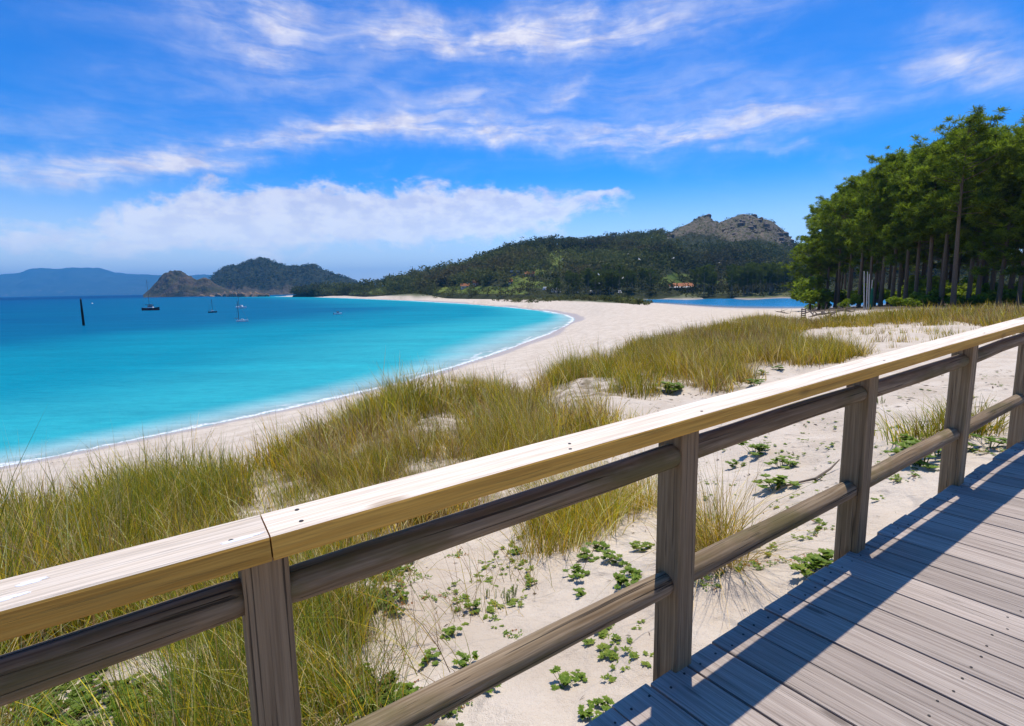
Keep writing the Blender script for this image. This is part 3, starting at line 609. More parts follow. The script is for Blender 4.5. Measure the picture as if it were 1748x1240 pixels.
# ------------------------------------------------------------------ air
haze_me = MB(); haze_me.box((-14500, -900, -8), (5200, 12500, 490))
mt, t = material('air'); o = t.n.new('ShaderNodeOutputMaterial')
pv = t.node('ShaderNodeVolumePrincipled', {'Color': (.08, .47, 1.0), 'Density': 1.1e-4, 'Anisotropy': .0}); t.put(o.inputs['Volume'], pv)
hz_o = haze_me.build('haze', mt); tag(hz_o, kind='stuff')

# ------------------------------------------------------------------ foliage materials
def foliage(name, dark, light, trans=.35, att='col', rough=.6):
    m, t = material(name); a = t.attr(att); c = t.mix(a, dark, light)
    oi = t.node('ShaderNodeObjectInfo').outputs['Random']; c = t.mix(t.m('MULTIPLY', oi, .14), c, t.mix(.5, c, (.10, .09, .02)))
    d = principled(t, c, rough, .08); tr = t.node('ShaderNodeBsdfTranslucent', {'Color': t.mix(.35, c, (.20, .30, .015))})
    mx = t.n.new('ShaderNodeMixShader'); t.put(mx.inputs[0], trans); t.put(mx.inputs[1], d); t.put(mx.inputs[2], tr); surface(t, mx); return m
def foliage_far(name, dark, light, trans):
    m, t = material(name); pos = t.node('ShaderNodeNewGeometry').outputs['Position']; c = t.mix(t.attr('col'), dark, light)
    c = t.mix(t.ramp(t.noise(pos, .014, 4, .55), .45, .68, 0., .75), c, t.mix(t.attr('col'), (.04, .03, .016), (.15, .115, .055)))
    d = principled(t, c, .8, .05); tr = t.node('ShaderNodeBsdfTranslucent', {'Color': c}); mx = t.n.new('ShaderNodeMixShader'); t.put(mx.inputs[0], trans); t.put(mx.inputs[1], d); t.put(mx.inputs[2], tr); surface(t, mx); return m
M_far = foliage_far('far_foliage', (.026, .034, .012), (.145, .16, .045), .3)
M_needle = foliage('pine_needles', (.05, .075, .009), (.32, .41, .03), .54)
M_needle_d = foliage('dark_pine_needles', (.03, .04, .012), (.15, .18, .03), .4)
M_bark = plain('pine_bark', (.21, .15, .10), .95, .1, .55, 7.)
M_barkl = plain('pale_bark', (.30, .25, .20), .95, .1, .4, 3.)

# ------------------------------------------------------------------ distant wood: many small crowns of loose faces
def crown_cloud(P, Hh, Wd, nleaf, leaf, seed, br):
    """P (N,3) base points -> triangles scattered in lumpy crowns"""
    r = np.random.default_rng(seed); N = len(P); n = N * nleaf
    b = np.repeat(np.arange(N), nleaf); k = r.integers(0, 5, n)
    lump = r.normal(0, 1, (N, 5, 3)) * np.array([.24, .24, .17]); lump[:, :, 2] += .62
    q = r.normal(0, 1, (n, 3)); q /= np.linalg.norm(q, axis=1)[:, None] + 1e-9; q *= (r.random(n) ** .35)[:, None]
    rel = lump[b, k] + q * np.array([.26, .26, .20])
    c = P[b] + rel * np.stack([Wd[b], Wd[b], Hh[b]], 1)
    d1 = r.normal(0, 1, (n, 3)); d1 /= np.linalg.norm(d1, axis=1)[:, None]; d2 = np.cross(d1, r.normal(0, 1, (n, 3))); d2 /= np.linalg.norm(d2, axis=1)[:, None] + 1e-9
    sz = (leaf * Hh[b] * (.6 + .8 * r.random(n)))[:, None]
    V = np.stack([c - d1 * sz * .6 - d2 * sz * .4, c + d1 * sz * .6 - d2 * sz * .3, c + d2 * sz * .7], 1).reshape(-1, 3)
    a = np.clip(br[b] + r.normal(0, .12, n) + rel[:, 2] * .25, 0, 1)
    return V, np.arange(n * 3).reshape(-1, 3), np.repeat(a, 3)
N = 20000; uq = rng.uniform(505, 1900, N); tq = rng.uniform(0, 1.06, N) ** .9
yq = np.interp(uq, [r[0] for r in FOOT], [r[1] for r in FOOT]); yq = yq + tq * (np.interp(uq, [r[0] for r in RIDGE], [r[2] for r in RIDGE]) - yq)
xq = yq * np.tan(np.arctan((uq - W / 2) / F * math.cos(PITCH))); zq = hill_z(xq, yq); Q = np.c_[xq, yq, zq]; pq = project(Q)
dn_ = np.full(N, .62) + (fbm(xq * .02, yq * .02, 3, 8) - .5) * 1.2
for f in FIELDS: dn_ = np.where(inpoly(pq, f), .13, dn_)
dn_ = np.where(inpoly(pq, ROCKY), .28, dn_); dn_ = np.where(tq < .03, .3, dn_)
kp = (rng.random(N) < dn_) & (zq > .5); Q = Q[kp]; tq = tq[kp]; pq = pq[kp]
Hh = rng.uniform(6, 12.5, len(Q)) * (1 + .25 * (fbm(Q[:, 0] * .015, Q[:, 1] * .015, 2, 4) - .5)); Hh = np.where(tq < .12, Hh * .6, Hh)
Hh = np.where(pq[:, 0] > 1130, np.where(pq[:, 1] < 425, Hh * .4, Hh), Hh); Wd = Hh * rng.uniform(.7, 1.35, len(Q)) 
br = np.clip(fbm(Q[:, 0] * .013, Q[:, 1] * .013, 3, 6) * 1.5 - .42 + rng.normal(0, .13, len(Q)), 0, 1)
V, f3, a = crown_cloud(Q - [0, 0, .8], Hh, Wd, 46, .12, 4, br)
# scrub and low bushes behind the beach
N = 5200; ub = rng.uniform(540, 1390, N); vb = rng.uniform(499, 521, N); ok = inpoly(np.c_[ub, vb], SCRUB); sp = []
for u, v in zip(ub[ok], vb[ok]):
    p = at_z(u, v, 2.4); sp.append(p)
sp = np.array(sp); sp = sp[(sp[:, 1] < 800) & (sp[:, 1] > 150)]; sp[:, 2] = np.maximum(ground_z(sp[:, 0], sp[:, 1]), hill_z(sp[:, 0], sp[:, 1])); sp = sp[sp[:, 2] > .7]
hs_ = rng.uniform(.8, 2.6, len(sp)); V2, f2, a2 = crown_cloud(sp - [0, 0, .3], hs_, hs_ * rng.uniform(1.2, 2.2, len(sp)), 24, .22, 5, np.clip(rng.normal(.5, .25, len(sp)), 0, 1))
# dark clump of trees at the far end of the beach and dense bushes by the lagoon
ck = []
for u, v, h, w_ in [(535, 503, 9, 9), (545, 503, 13, 12), (556, 503, 14, 13), (566, 502.8, 14, 12), (576, 503, 13, 12), (584, 503, 10, 10), (529, 503, 6, 7), (688, 500, 13, 12), (700, 500, 14, 12), (720, 501, 14, 13), (745, 502, 13, 12)]:
    p = at_z(u, v + .6, 2.5); ck.append((p[0], p[1], 1.5, h, w_))
ck = np.array(ck); V3, f3b, a3 = crown_cloud(ck[:, :3], ck[:, 3], ck[:, 4], 160, .09, 6, np.full(len(ck), .12))
fme = np_mesh('distant_wood', V, f3, {'col': a}); tag(link('distant_wood', fme, M_far), 'dense dark wood of mixed trees covering the hillside', 'wood', kind='stuff')
tag(link('beach_scrub', np_mesh('beach_scrub', V2, f2, {'col': a2}), M_far), 'low green scrub along the back of the beach and lagoon shore', 'scrub', kind='stuff')
tag(link('tree_clump', np_mesh('tree_clump', V3, f3b, {'col': a3}), M_far), 'dark clump of trees at the far end of the beach', 'trees', kind='stuff')
# wooded skyline of the island
k = rng.choice(len(ISL), 2600); k = k[(ISL[k, 2] > 14)]; Q = ISL[k] + rng.normal(0, 4, (len(k), 3)) * [1, 1, 0]; h_ = rng.uniform(5, 8.5, len(Q))
V, f3, a = crown_cloud(Q - [0, 0, 3], h_, h_ * .9, 14, .25, 9, np.clip(rng.normal(.25, .12, len(Q)), 0, 1))
tag(link('island_wood', np_mesh('island_wood', V, f3, {'col': a}), M_far), 'dark wood covering the hump of the distant island', 'wood', kind='stuff')

# boulders of the rocky summit (too many to pick apart) and the rocks in the water
ICO = None
def rock_mesh(name, seed, n=2):
    import bmesh
    bm = bmesh.new(); bmesh.ops.create_icosphere(bm, subdivisions=n, radius=1.)
    r = np.random.default_rng(seed); pl = r.normal(0, 1, (9, 3)); pl /= np.linalg.norm(pl, axis=1)[:, None]; dd = r.uniform(.55, .95, 9)
    for v in bm.verts:
        p = np.array(v.co)
        for q, d in zip(pl, dd):
            e = p @ q
            if e > d: p = p - q * (e - d)
        v.co = p * (1 + .10 * (r.random() - .5))
    me = bpy.data.meshes.new(name); bm.to_mesh(me); bm.free(); return me
M_rock = plain('granite', (.215, .165, .125), .9, .2, .6, 3.); M_rockd = plain('brown_granite', (.36, .235, .14), .9, .2, .65, 1.2)
rm = rock_mesh('boulder', 3, 1); rv = np.array([v.co[:] for v in rm.vertices]); rf = np.array([p.vertices[:] for p in rm.polygons])
N = 2600; ur = rng.uniform(1140, 1362, N); tr_ = rng.uniform(.45, 1.02, N); yr = np.interp(ur, [r[0] for r in FOOT], [r[1] for r in FOOT]); yr = yr + tr_ * (820 - yr)
xr = yr * np.tan(np.arctan((ur - W / 2) / F * math.cos(PITCH))); Q = np.c_[xr, yr, hill_z(xr, yr)]; kp = inpoly(project(Q), ROCKY) & (rng.random(N) < -.32 + 1.1 * fbm(xr * .03, yr * .03, 3, 2)); Q = Q[kp]
sc = np.exp(rng.normal(.35, .65, len(Q)))[:, None, None] * rng.uniform(.7, 1.3, (len(Q), 1, 3)); an = rng.uniform(0, 6.28, len(Q)); ca, sa = np.cos(an)[:, None], np.sin(an)[:, None]
VV = rv[None] * np.clip(sc, .5, 6); VX = VV[:, :, 0] * ca - VV[:, :, 1] * sa; VY = VV[:, :, 0] * sa + VV[:, :, 1] * ca; VV = np.stack([VX, VY, VV[:, :, 2]], 2) + Q[:, None, :]
FF = rf[None] + (np.arange(len(Q)) * len(rv))[:, None, None]
tag(link('summit_boulders', np_mesh('summit_boulders', VV.reshape(-1, 3), FF.reshape(-1, 3)), M_rock), 'grey granite boulders strewn over the rocky summit', 'rocks', kind='stuff')
bpy.data.meshes.remove(rm)
rocks = [rock_mesh('rock', s) for s in (11, 12, 13, 14)]
for m_ in rocks: m_.materials.append(M_rockd)
for i, (u, v, w_, h_) in enumerate([(322, 506.3, 9, 3.0), (333, 506.4, 12, 4.5), (343, 506.5, 9, 2.5), (362, 506.6, 10, 2.6), (374, 506.6, 9, 4.5), (383, 506.7, 10, 6), (393, 507, 12, 6.5), (403, 507, 14, 7), (414, 507, 15, 6.5), (425, 506.9, 13, 6), (436, 506.8, 14, 6), (447, 506.7, 12, 5), (456, 506.6, 8, 4)]):
    p = at_z(u, v, 0); s = p[1] / F
    o = link('rock', rocks[i % 4], None, None, (p[0], p[1], -.3), (0, 0, i * 1.7)); o.scale = (w_ * s * .75, w_ * s * .5, h_ * s * 1.6)
    if i < 3: tag(o, 'low brown rock rising from the sea below the bare headland', 'rock', 'rocks of the low outer reef')
    else: tag(o, 'brown rock in the reef between the sea and the tip of the sand spit', 'rock', 'rocks of the reef by the spit')
#PART5
# ------------------------------------------------------------------ pines
def pine_meshes(seed, Ht, crown0, rad, dens=1.0, lean=.3, ncl=1.0):
    """tall maritime pine: bare tapering trunk, ragged limbs carrying brushes of needles"""
    r = np.random.default_rng(seed); ph = r.uniform(0, 6.28, 4)
    def trunk_at(z): f = z / Ht; return np.array([lean * math.sin(f * 2.2 + ph[0]) * f * 1.2, lean * math.sin(f * 1.9 + ph[1]) * f * 1.2, z])
    zs = np.linspace(-.6, Ht * .985, 16); mb = MB(); r0 = .0095 * Ht + .05
    mb.tube([trunk_at(max(z, 0)) + [0, 0, min(z, 0)] for z in zs], [max(r0 * (1 - .93 * max(z, 0) / Ht) * (1.25 if z < .3 else 1), .02) for z in zs], 8)
    cl = []                           # clump centres, size, brightness
    nl = int(46 * dens)
    for i in range(nl):
        f = crown0 + (1 - crown0) * ((i + r.random()) / nl) ** .9; z0 = f * Ht * .97; a = i * 2.4 + r.normal(0, .5)
        g = (f - crown0) / (1 - crown0); prof = (.55 + .75 * math.sin(min(g * 1.35 + .25, 1.57) * 2)) if g < .8 else max(.95 * (1 - g) / .2, .16)
        L = rad * prof * r.uniform(.5, 1.3); up = r.uniform(.0, .35) + .55 * g
        dr = np.array([math.cos(a), math.sin(a), up]); p0 = trunk_at(z0); pts = [p0 + dr * L * s + np.array([0, 0, .16 * L * s * s * (1 if g > .3 else -.5)]) for s in (0, .35, .7, 1.)]
        mb.tube(pts, [max(.035 * L * .5, .025), .022 * L * .5 + .012, .02, .01], 4, False)
        for _ in range(max(4, int(L * 4.6 * ncl))):
            s = r.uniform(.4, 1.08); k = min(int(s * 3), 2); q = pts[k] + (pts[min(k + 1, 3)] - pts[k]) * (s * 3 - k if s < 1 else 1)
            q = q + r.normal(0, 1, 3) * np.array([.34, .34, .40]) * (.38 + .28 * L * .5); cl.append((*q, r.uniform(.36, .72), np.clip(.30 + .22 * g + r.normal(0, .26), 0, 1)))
    for i in range(8):                # dead stubs below the crown
        z0 = Ht * crown0 * r.uniform(.4, 1.); a = r.uniform(0, 6.28); L = r.uniform(.5, 1.6); p0 = trunk_at(z0)
        mb.tube([p0, p0 + np.array([math.cos(a), math.sin(a), r.uniform(-.3, .2)]) * L], [.03, .008], 4, False)
    cl = np.array(cl); nn = 38; n = len(cl) * nn; b = np.repeat(np.arange(len(cl)), nn)
    q = r.normal(0, 1, (n, 3)); q[:, 2] += .75; q /= np.linalg.norm(q, axis=1)[:, None]; ln = (cl[b, 3] * r.uniform(.65, 1.1, n))[:, None]
    sd = np.cross(q, r.normal(0, 1, (n, 3))); sd /= np.linalg.norm(sd, axis=1)[:, None] + 1e-9; wd = .034 + .02 * r.random((n, 1))
    c = cl[b, :3]; base = c + q * ln * .12; V = np.stack([base - sd * wd * .6, base + sd * wd * .6, c + q * ln + sd * wd * .45, c + q * ln - sd * wd * .45], 1).reshape(-1, 3)
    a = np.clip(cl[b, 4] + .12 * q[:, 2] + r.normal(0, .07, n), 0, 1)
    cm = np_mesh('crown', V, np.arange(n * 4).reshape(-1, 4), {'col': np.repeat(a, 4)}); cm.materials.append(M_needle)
    tm = mb.mesh('trunk', True); tm.materials.append(M_bark); return tm, cm
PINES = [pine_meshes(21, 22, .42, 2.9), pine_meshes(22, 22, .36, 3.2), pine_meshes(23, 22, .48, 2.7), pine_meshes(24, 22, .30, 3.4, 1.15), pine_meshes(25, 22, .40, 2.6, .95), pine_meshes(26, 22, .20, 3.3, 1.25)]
PALE = []
for tm, cm in PINES[:3]:
    t2 = tm.copy(); t2.materials.clear(); t2.materials.append(M_barkl); c2 = cm.copy(); c2.materials.clear(); c2.materials.append(M_needle_d); PALE.append((t2, c2))
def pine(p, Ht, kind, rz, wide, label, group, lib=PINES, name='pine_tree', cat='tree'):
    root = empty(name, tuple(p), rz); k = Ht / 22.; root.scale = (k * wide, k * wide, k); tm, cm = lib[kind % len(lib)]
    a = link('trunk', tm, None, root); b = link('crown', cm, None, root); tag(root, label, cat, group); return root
front = [(1383, 112, 400, 5, 1.35), (1398, 118, 358, 3, 1.1), (1411, 110, 342, 1, 1.2), (1430, 104, 322, 0, 1.2), (1447, 100, 318, 3, 1.1), (1466, 94, 300, 2, 1.2), (1484, 90, 290, 1, 1.1), (1503, 84, 275, 0, 1.2), (1522, 82, 262, 3, 1.1), (1545, 78, 268, 2, 1.2), (1562, 76, 258, 1, 1.15), (1584, 72, 240, 4, 1.3),
         (1606, 70, 228, 0, 1.2), (1627, 62, 204, 2, 1.25), (1652, 68, 222, 1, 1.1), (1668, 66, 238, 3, 1.2), (1690, 70, 232, 0, 1.1), (1704, 62, 236, 5, 1.2), (1722, 74, 192, 4, 1.2), (1738, 60, 222, 3, 1.1), (1752, 70, 196, 1, 1.2), (1772, 58, 225, 5, 1.2), (1800, 64, 190, 2, 1.2), (1835, 58, 200, 0, 1.2), (1870, 60, 190, 3, 1.2)]
G_ = 'pines along the seaward edge of the wood'
for i, (u, dist, vt, kind, wide) in enumerate(front):
    p = at_d(u, 520, dist); p[2] = ground_z(p[0:1], p[1:2])[0] - .1; top = at_d(u, vt, dist)[2]
    lab = 'tall pine with bare trunk in the front row of the wood behind the grassy dune'
    if i == 0: lab = 'low spreading pine at the tip of the wood beside the lagoon'
    elif u == 1484: lab = 'pine whose trunk stands directly behind the pale leaning poles'
    elif u == 1722: lab = 'narrow-topped dark pine poking up between brighter green crowns'
    elif u == 1627: lab = 'tallest thick-trunked dark pine rising above its neighbours in the wood'
    pine(p, (top - p[2]) * 1.02, kind, i * 1.3, wide, lab, None if (i == 0 or u in (1627, 1484, 1722)) else G_)
r = np.random.default_rng(5)
for i in range(70):                   # the rows behind
    u = r.uniform(1392, 1960); f0 = np.interp(u, [q[0] for q in front], [q[1] for q in front]); dist = f0 + r.uniform(5, 60) * (1 if u > 1440 else .5)
    vt = np.interp(u, [q[0] for q in front], [q[2] for q in front]) + r.uniform(4, 40) + 12
    p = at_d(u, 520, dist); p[2] = max(ground_z(p[0:1], p[1:2])[0], 3.5) - .2; top = at_d(u, vt, dist)[2]
    pine(p, min(top - p[2], 25), r.integers(0, 5), i * 2.1, r.uniform(1., 1.3), 'pine standing deeper in the wood behind the front row', 'pines deeper in the wood')
for i in range(46):                   # tall pines on the far lagoon shore with their trunks showing
    u = r.uniform(1262, 1378) if i > 12 else r.uniform(1180, 1300); dist = r.uniform(303, 345); p = at_d(u, 505, dist); p[2] = max(hill_z(p[0:1], p[1:2])[0], ground_z(p[0:1], p[1:2])[0]) - .3
    pine(p, r.uniform(14, 19), i, i * 1.7, r.uniform(.9, 1.3), 'slender pale-trunked pine on the far shore of the lagoon', 'pines on the far lagoon shore', PALE)
for i in range(26):
    u = r.uniform(945, 1110); dist = r.uniform(318, 350); p = at_d(u, 505, dist); p[2] = max(hill_z(p[0:1], p[1:2])[0], ground_z(p[0:1], p[1:2])[0]) - .3
    pine(p, r.uniform(12, 18), i, i * 1.7, r.uniform(1.1, 1.5), 'dark pine at the foot of the hill between the tents and the restaurant', 'pines at the foot of the hill', PALE)
# bushes under the wood
def bush_mesh(seed, n=900):
    V, f, a = crown_cloud(np.zeros((1, 3)), np.array([1.]), np.array([1.1]), n, .085, seed, np.array([.45])); m_ = np_mesh('bush', V, f, {'col': a}); m_.materials.append(M_needle); return m_
BUSH = [bush_mesh(s) for s in (1, 2, 3)]
for i, (u, v, h_) in enumerate([(1380, 531, 6.5), (1396, 529, 3.6), (1440, 529, 1.8), (1455, 527, 2.2), (1545, 525, 2.2), (1570, 524, 2.8), (1600, 523, 2.0), (1648, 522, 2.6), (1690, 521, 3.0), (1730, 520, 2.8), (1760, 521, 3.2)]):
    p = march(u, v, ground_z, 20, 300); 
    if p is None: p = at_d(u, v, 80)
    p[:2] *= 1.06; p[2] = ground_z(p[0:1], p[1:2])[0] - .15 * h_
    o = link('bush', BUSH[i % 3], None, None, tuple(p), (0, 0, i * 1.1)); o.scale = (h_ * 1.2, h_ * 1.2, h_)
    if i == 0: tag(o, 'tall dark green bush at the lagoon end of the wood', 'bush')
    else: tag(o, 'green bush growing among the trunks at the foot of the pines', 'bush', 'bushes under the pines')
for i in range(46):
    u = r.uniform(1400, 1900); dist = np.interp(u, [q[0] for q in front], [q[1] for q in front]) + r.uniform(10, 34); p = at_d(u, 520, dist); p[2] = max(ground_z(p[0:1], p[1:2])[0], 3.5) - .6; h_ = r.uniform(2.5, 5.)
    o = link('bush', BUSH[i % 3], None, None, tuple(p), (0, 0, i * 1.1)); o.scale = (h_ * 1.3, h_ * 1.3, h_); tag(o, 'shaded bush in the gloom between the trunks deeper in the wood', 'bush', 'bushes deeper in the wood')
# ------------------------------------------------------------------ white poles, driftwood, log fence at the wood's tip
M_pale = plain('pale_paint', (.62, .58, .52), .6, .3, .2, 5.); M_greenc = plain('green_canvas', (.01, .10, .06), .8, .2, .3, 5.)
for i, (u, v, ut, vt) in enumerate([(1475, 529.5, 1475, 463), (1479, 529, 1481, 464), (1483, 528.5, 1484, 468), (1486, 527.5, 1489, 478)]):
    b = march(u, v, ground_z, 20, 300); tp = at_d(ut, vt, b[1]); mb = MB(); mb.tube([(0, 0, -.3), tuple((tp - b) * .6), tuple(tp - b)], [.055, .05, .035], 8)
    o = mb.build('pole', M_pale, None, tuple(b)); tag(o, 'slim pale pole leaning by the edge of the pine wood', 'pole', 'pale poles at the wood edge')
    if i == 2:
        mb = MB(); zz = np.linspace(0, 2.5, 9); mb.tube([(0, 0, z) for z in zz], [.06 + .11 * math.sin(min(z / 2.5 * 3.1, 3.1)) ** .7 for z in zz], 9)
        q = b + np.array([-.12, -.5, 0]); o = mb.build('parasol', M_greenc, None, tuple(q), (0, 0, 0), True); tag(o, 'rolled dark green canvas parasol standing among the pale poles', 'parasol')
M_drift = plain('driftwood', (.24, .19, .15), .9, .2, .5, 4.)
r = np.random.default_rng(8)
for i, (u, v, L, ang) in enumerate([(1395, 534, 4.5, .3), (1405, 538, 5.0, -.5), (1412, 535, 4.0, .9), (1390, 540, 3.6, 1.7), (1420, 540, 4.6, .1), (1400, 541, 3.8, -.9), (1440, 533, 3.0, .2), (1452, 534, 3.2, -.3), (1345, 535, 4.4, .1), (1330, 533, 3.8, .15)]):
    p = march(u, v, ground_z, 20, 300); d = np.array([math.cos(ang), math.sin(ang) * .6, r.uniform(-.05, .35)]); mb = MB()
    pts = [d * L * (s - .5) + np.array([0, 0, .12 + .2 * math.sin(s * 5 + i)]) for s in np.linspace(0, 1, 6)]; mb.tube(pts, [.09, .10, .09, .07, .05, .02], 6)
    q = pts[3]; mb.tube([q, q + np.array([.4, .2, .9])], [.05, .015], 5); mb.tube([pts[2], pts[2] + np.array([-.6, .1, .6])], [.04, .015], 5)
    o = mb.build('driftwood', M_drift, None, tuple(p)); tag(o, 'grey fallen branch lying by the tip of the pine wood', 'driftwood', 'fallen branches by the wood')
p = march(1371, 545, ground_z, 20, 300); root = empty('log_fence', tuple(p)); tag(root, 'short weathered log fence panel on the sand by the wood', 'fence'); root.scale = (.5, .5, .7)
for k in (-1, 1): mb = MB(); mb.tube([(k * .35, 0, -.3), (k * .35, 0, 1.5)], .09, 7); mb.build('post', M_drift, root)
for k in range(5): mb = MB(); mb.tube([(-.48, .02, .2 + k * .28), (.48, -.02, .23 + k * .28)], .085, 7); mb.build('rail', M_drift, root)

# ------------------------------------------------------------------ houses on the hillside
def hz_any(x, y): return np.maximum(hill_z(x, y), ground_z(x, y))
M_wall = plain('white_render', (.66, .62, .58), .85, .2, .15, 1.); M_wallp = plain('pink_render', (.50, .36, .30), .85, .2, .15, 1.); M_walld = plain('dark_blue_render', (.12, .12, .20), .85, .2, .2, 1.)  # M_walld: dark blue is the wall's own colour
M_tile = plain('clay_tiles', (.44, .17, .075), .85, .2, .35, 2.); M_slate = plain('pale_roof', (.55, .54, .52), .8, .2, .2, 2.); M_glass = plain('dark_glass', (.02, .025, .03), .15, .5, .2, 2.); M_door = plain('brown_door', (.12, .06, .03), .7, .3, .3, 3.)
def house(u, v, wpx, hpx, wm, rm_, label, gable=True, yaw=0.):
    p = march(u, v, hz_any, 150, 1100)
    if p is None: return
    s = p[1] / F; w_ = wpx * s; h_ = max(hpx * s, 2.4); dp = max(w_ * .6, 4.); root = empty('house', (p[0], p[1] + dp * .3, p[2] - .6), yaw); tag(root, label, 'house')
    hw = h_ * (.62 if gable else .86); mb = MB(); mb.box((-w_ / 2, -dp / 2, -2), (w_ / 2, dp / 2, hw)); mb.build('wall', wm, root)
    mb = MB(); e = .35
    if gable:
        V = [(-w_ / 2 - e, -dp / 2 - e, hw - .1), (w_ / 2 + e, -dp / 2 - e, hw - .1), (w_ / 2 + e, dp / 2 + e, hw - .1), (-w_ / 2 - e, dp / 2 + e, hw - .1), (-w_ / 2 - e, 0, h_ + .6), (w_ / 2 + e, 0, h_ + .6)]
        V2 = [(x, y, z + .18) for x, y, z in V]; mb.add(V2, [(0, 1, 5, 4), (2, 3, 4, 5), (1, 2, 5), (3, 0, 4), (3, 2, 1, 0)])
    else: mb.box((-w_ / 2 - e, -dp / 2 - e, hw), (w_ / 2 + e, dp / 2 + e, h_ + .3))
    rf_ = mb.build('roof', rm_, root)
    mb = MB(); mb.box((w_ * .22, .2, h_ * .8), (w_ * .22 + .6, .8, h_ + 1.3)); mb.build('chimney', wm, rf_)
    nw = max(2, int(w_ / 3))
    for k in range(nw):
        x = -w_ / 2 + (k + .5) * w_ / nw; mb = MB()
        if k == nw // 2: mb.box((x - .45, -dp / 2 - .06, 0.05), (x + .45, -dp / 2 + .02, 2.)); mb.build('door', M_door, root)
        else: mb.box((x - .5, -dp / 2 - .06, hw * .40), (x + .5, -dp / 2 + .02, hw * .78)); mb.build('window', M_glass, root)
house(794, 492, 14, 7, M_wall, M_tile, 'low white house with red roof closest to the scrub behind the beach')
house(812, 488, 9, 9, M_wallp, M_tile, 'tall narrow pink house with orange roof beside a low white one')
house(846, 473, 13, 8, M_wall, M_slate, 'pale house with white sloping roof against the dark trees on the hillside')
house(879, 471, 15, 9, M_walld, M_slate, 'blue-walled house with flat white roof on the hillside', False)
house(871, 485, 7, 8, M_wall, M_tile, 'small narrow white cottage with brown roof below the blue-walled house')
house(904, 472, 16, 8, M_wallp, M_tile, 'long house with bright orange roof above the green field', True)
house(967, 447, 13, 6, M_wallp, M_slate, 'lone pale-roofed house high among the trees on the hill')
# lagoon-side restaurant
p = march(1162, 497, hz_any, 150, 1100); s = p[1] / F; root = empty('restaurant', (p[0], p[1], p[2] - .3)); tag(root, 'long low building with orange tiled roof and white awning beside the lagoon', 'building')
wl = 46 * s; mb = MB(); mb.box((-wl / 2, 0, -1.5), (wl / 2, 7, 3.)); mb.build('wall', M_wallp, root)
mb = MB(); mb.add([(-wl * .42, -.5, 3.), (wl * .5, -.5, 3.), (wl * .5, 8, 3.), (-wl * .42, 8, 3.), (-wl * .40, 3.8, 5.4), (wl * .48, 3.8, 5.4)], [(0, 1, 5, 4), (2, 3, 4, 5), (1, 2, 5), (3, 0, 4), (3, 2, 1, 0)]); mb.build('roof', M_tile, root)
mb = MB(); mb.add([(-wl * .5, -5, 2.55), (wl * .36, -5, 2.55), (wl * .36, -.4, 3.15), (-wl * .5, -.4, 3.15), (-wl * .5, -5, 2.4), (wl * .36, -5, 2.4), (wl * .36, -.4, 3.), (-wl * .5, -.4, 3.)], [(0, 1, 2, 3), (7, 6, 5, 4), (0, 4, 5, 1), (1, 5, 6, 2), (3, 7, 4, 0)]); mb.build('awning', M_slate, root)
for k in range(9): x = -wl * .48 + k * wl * .83 / 8; mb = MB(); mb.box((x - .08, -4.9, -1), (x + .08, -4.75, 2.45)); mb.build('post', M_wall, root)
for k in range(8): x = -wl * .46 + k * wl * .83 / 8; mb = MB(); mb.box((x + .3, -.08, .6), (x + 1.8, .02, 2.3)); mb.build('window', M_glass, root)
M_tent = plain('white_canvas', (.72, .72, .74), .8, .2, .1, 1.)
for i, (u, v, w_) in enumerate([(946, 499, 4.5), (953, 498.5, 3.2), (984, 500, 2.6), (1010, 500.5, 2.6), (1058, 500, 2.4), (930, 495, 3.0)]):
    p = march(u, v, hz_any, 150, 1100); mb = MB(); h_ = w_ * .62; mb.add([(-w_ / 2, -1.2, -.3), (w_ / 2, -1.2, -.3), (w_ / 2, 1.6, -.3), (-w_ / 2, 1.6, -.3), (-w_ * .36, .2, h_), (w_ * .36, .2, h_)], [(0, 1, 5, 4), (2, 3, 4, 5), (1, 2, 5), (3, 0, 4), (3, 2, 1, 0)])
    o = mb.build('tent', M_tent, None, (p[0], p[1], p[2])); mb = MB(); mb.add([(-.5, -1.22, -.2), (.5, -1.22, -.2), (0, -.55, h_ * .62)], [(0, 1, 2)]); d = mb.build('door_flap', M_walld, o)
    tag(o, 'small white tent among the trees at the foot of the hill', 'tent', 'white tents at the foot of the hill')

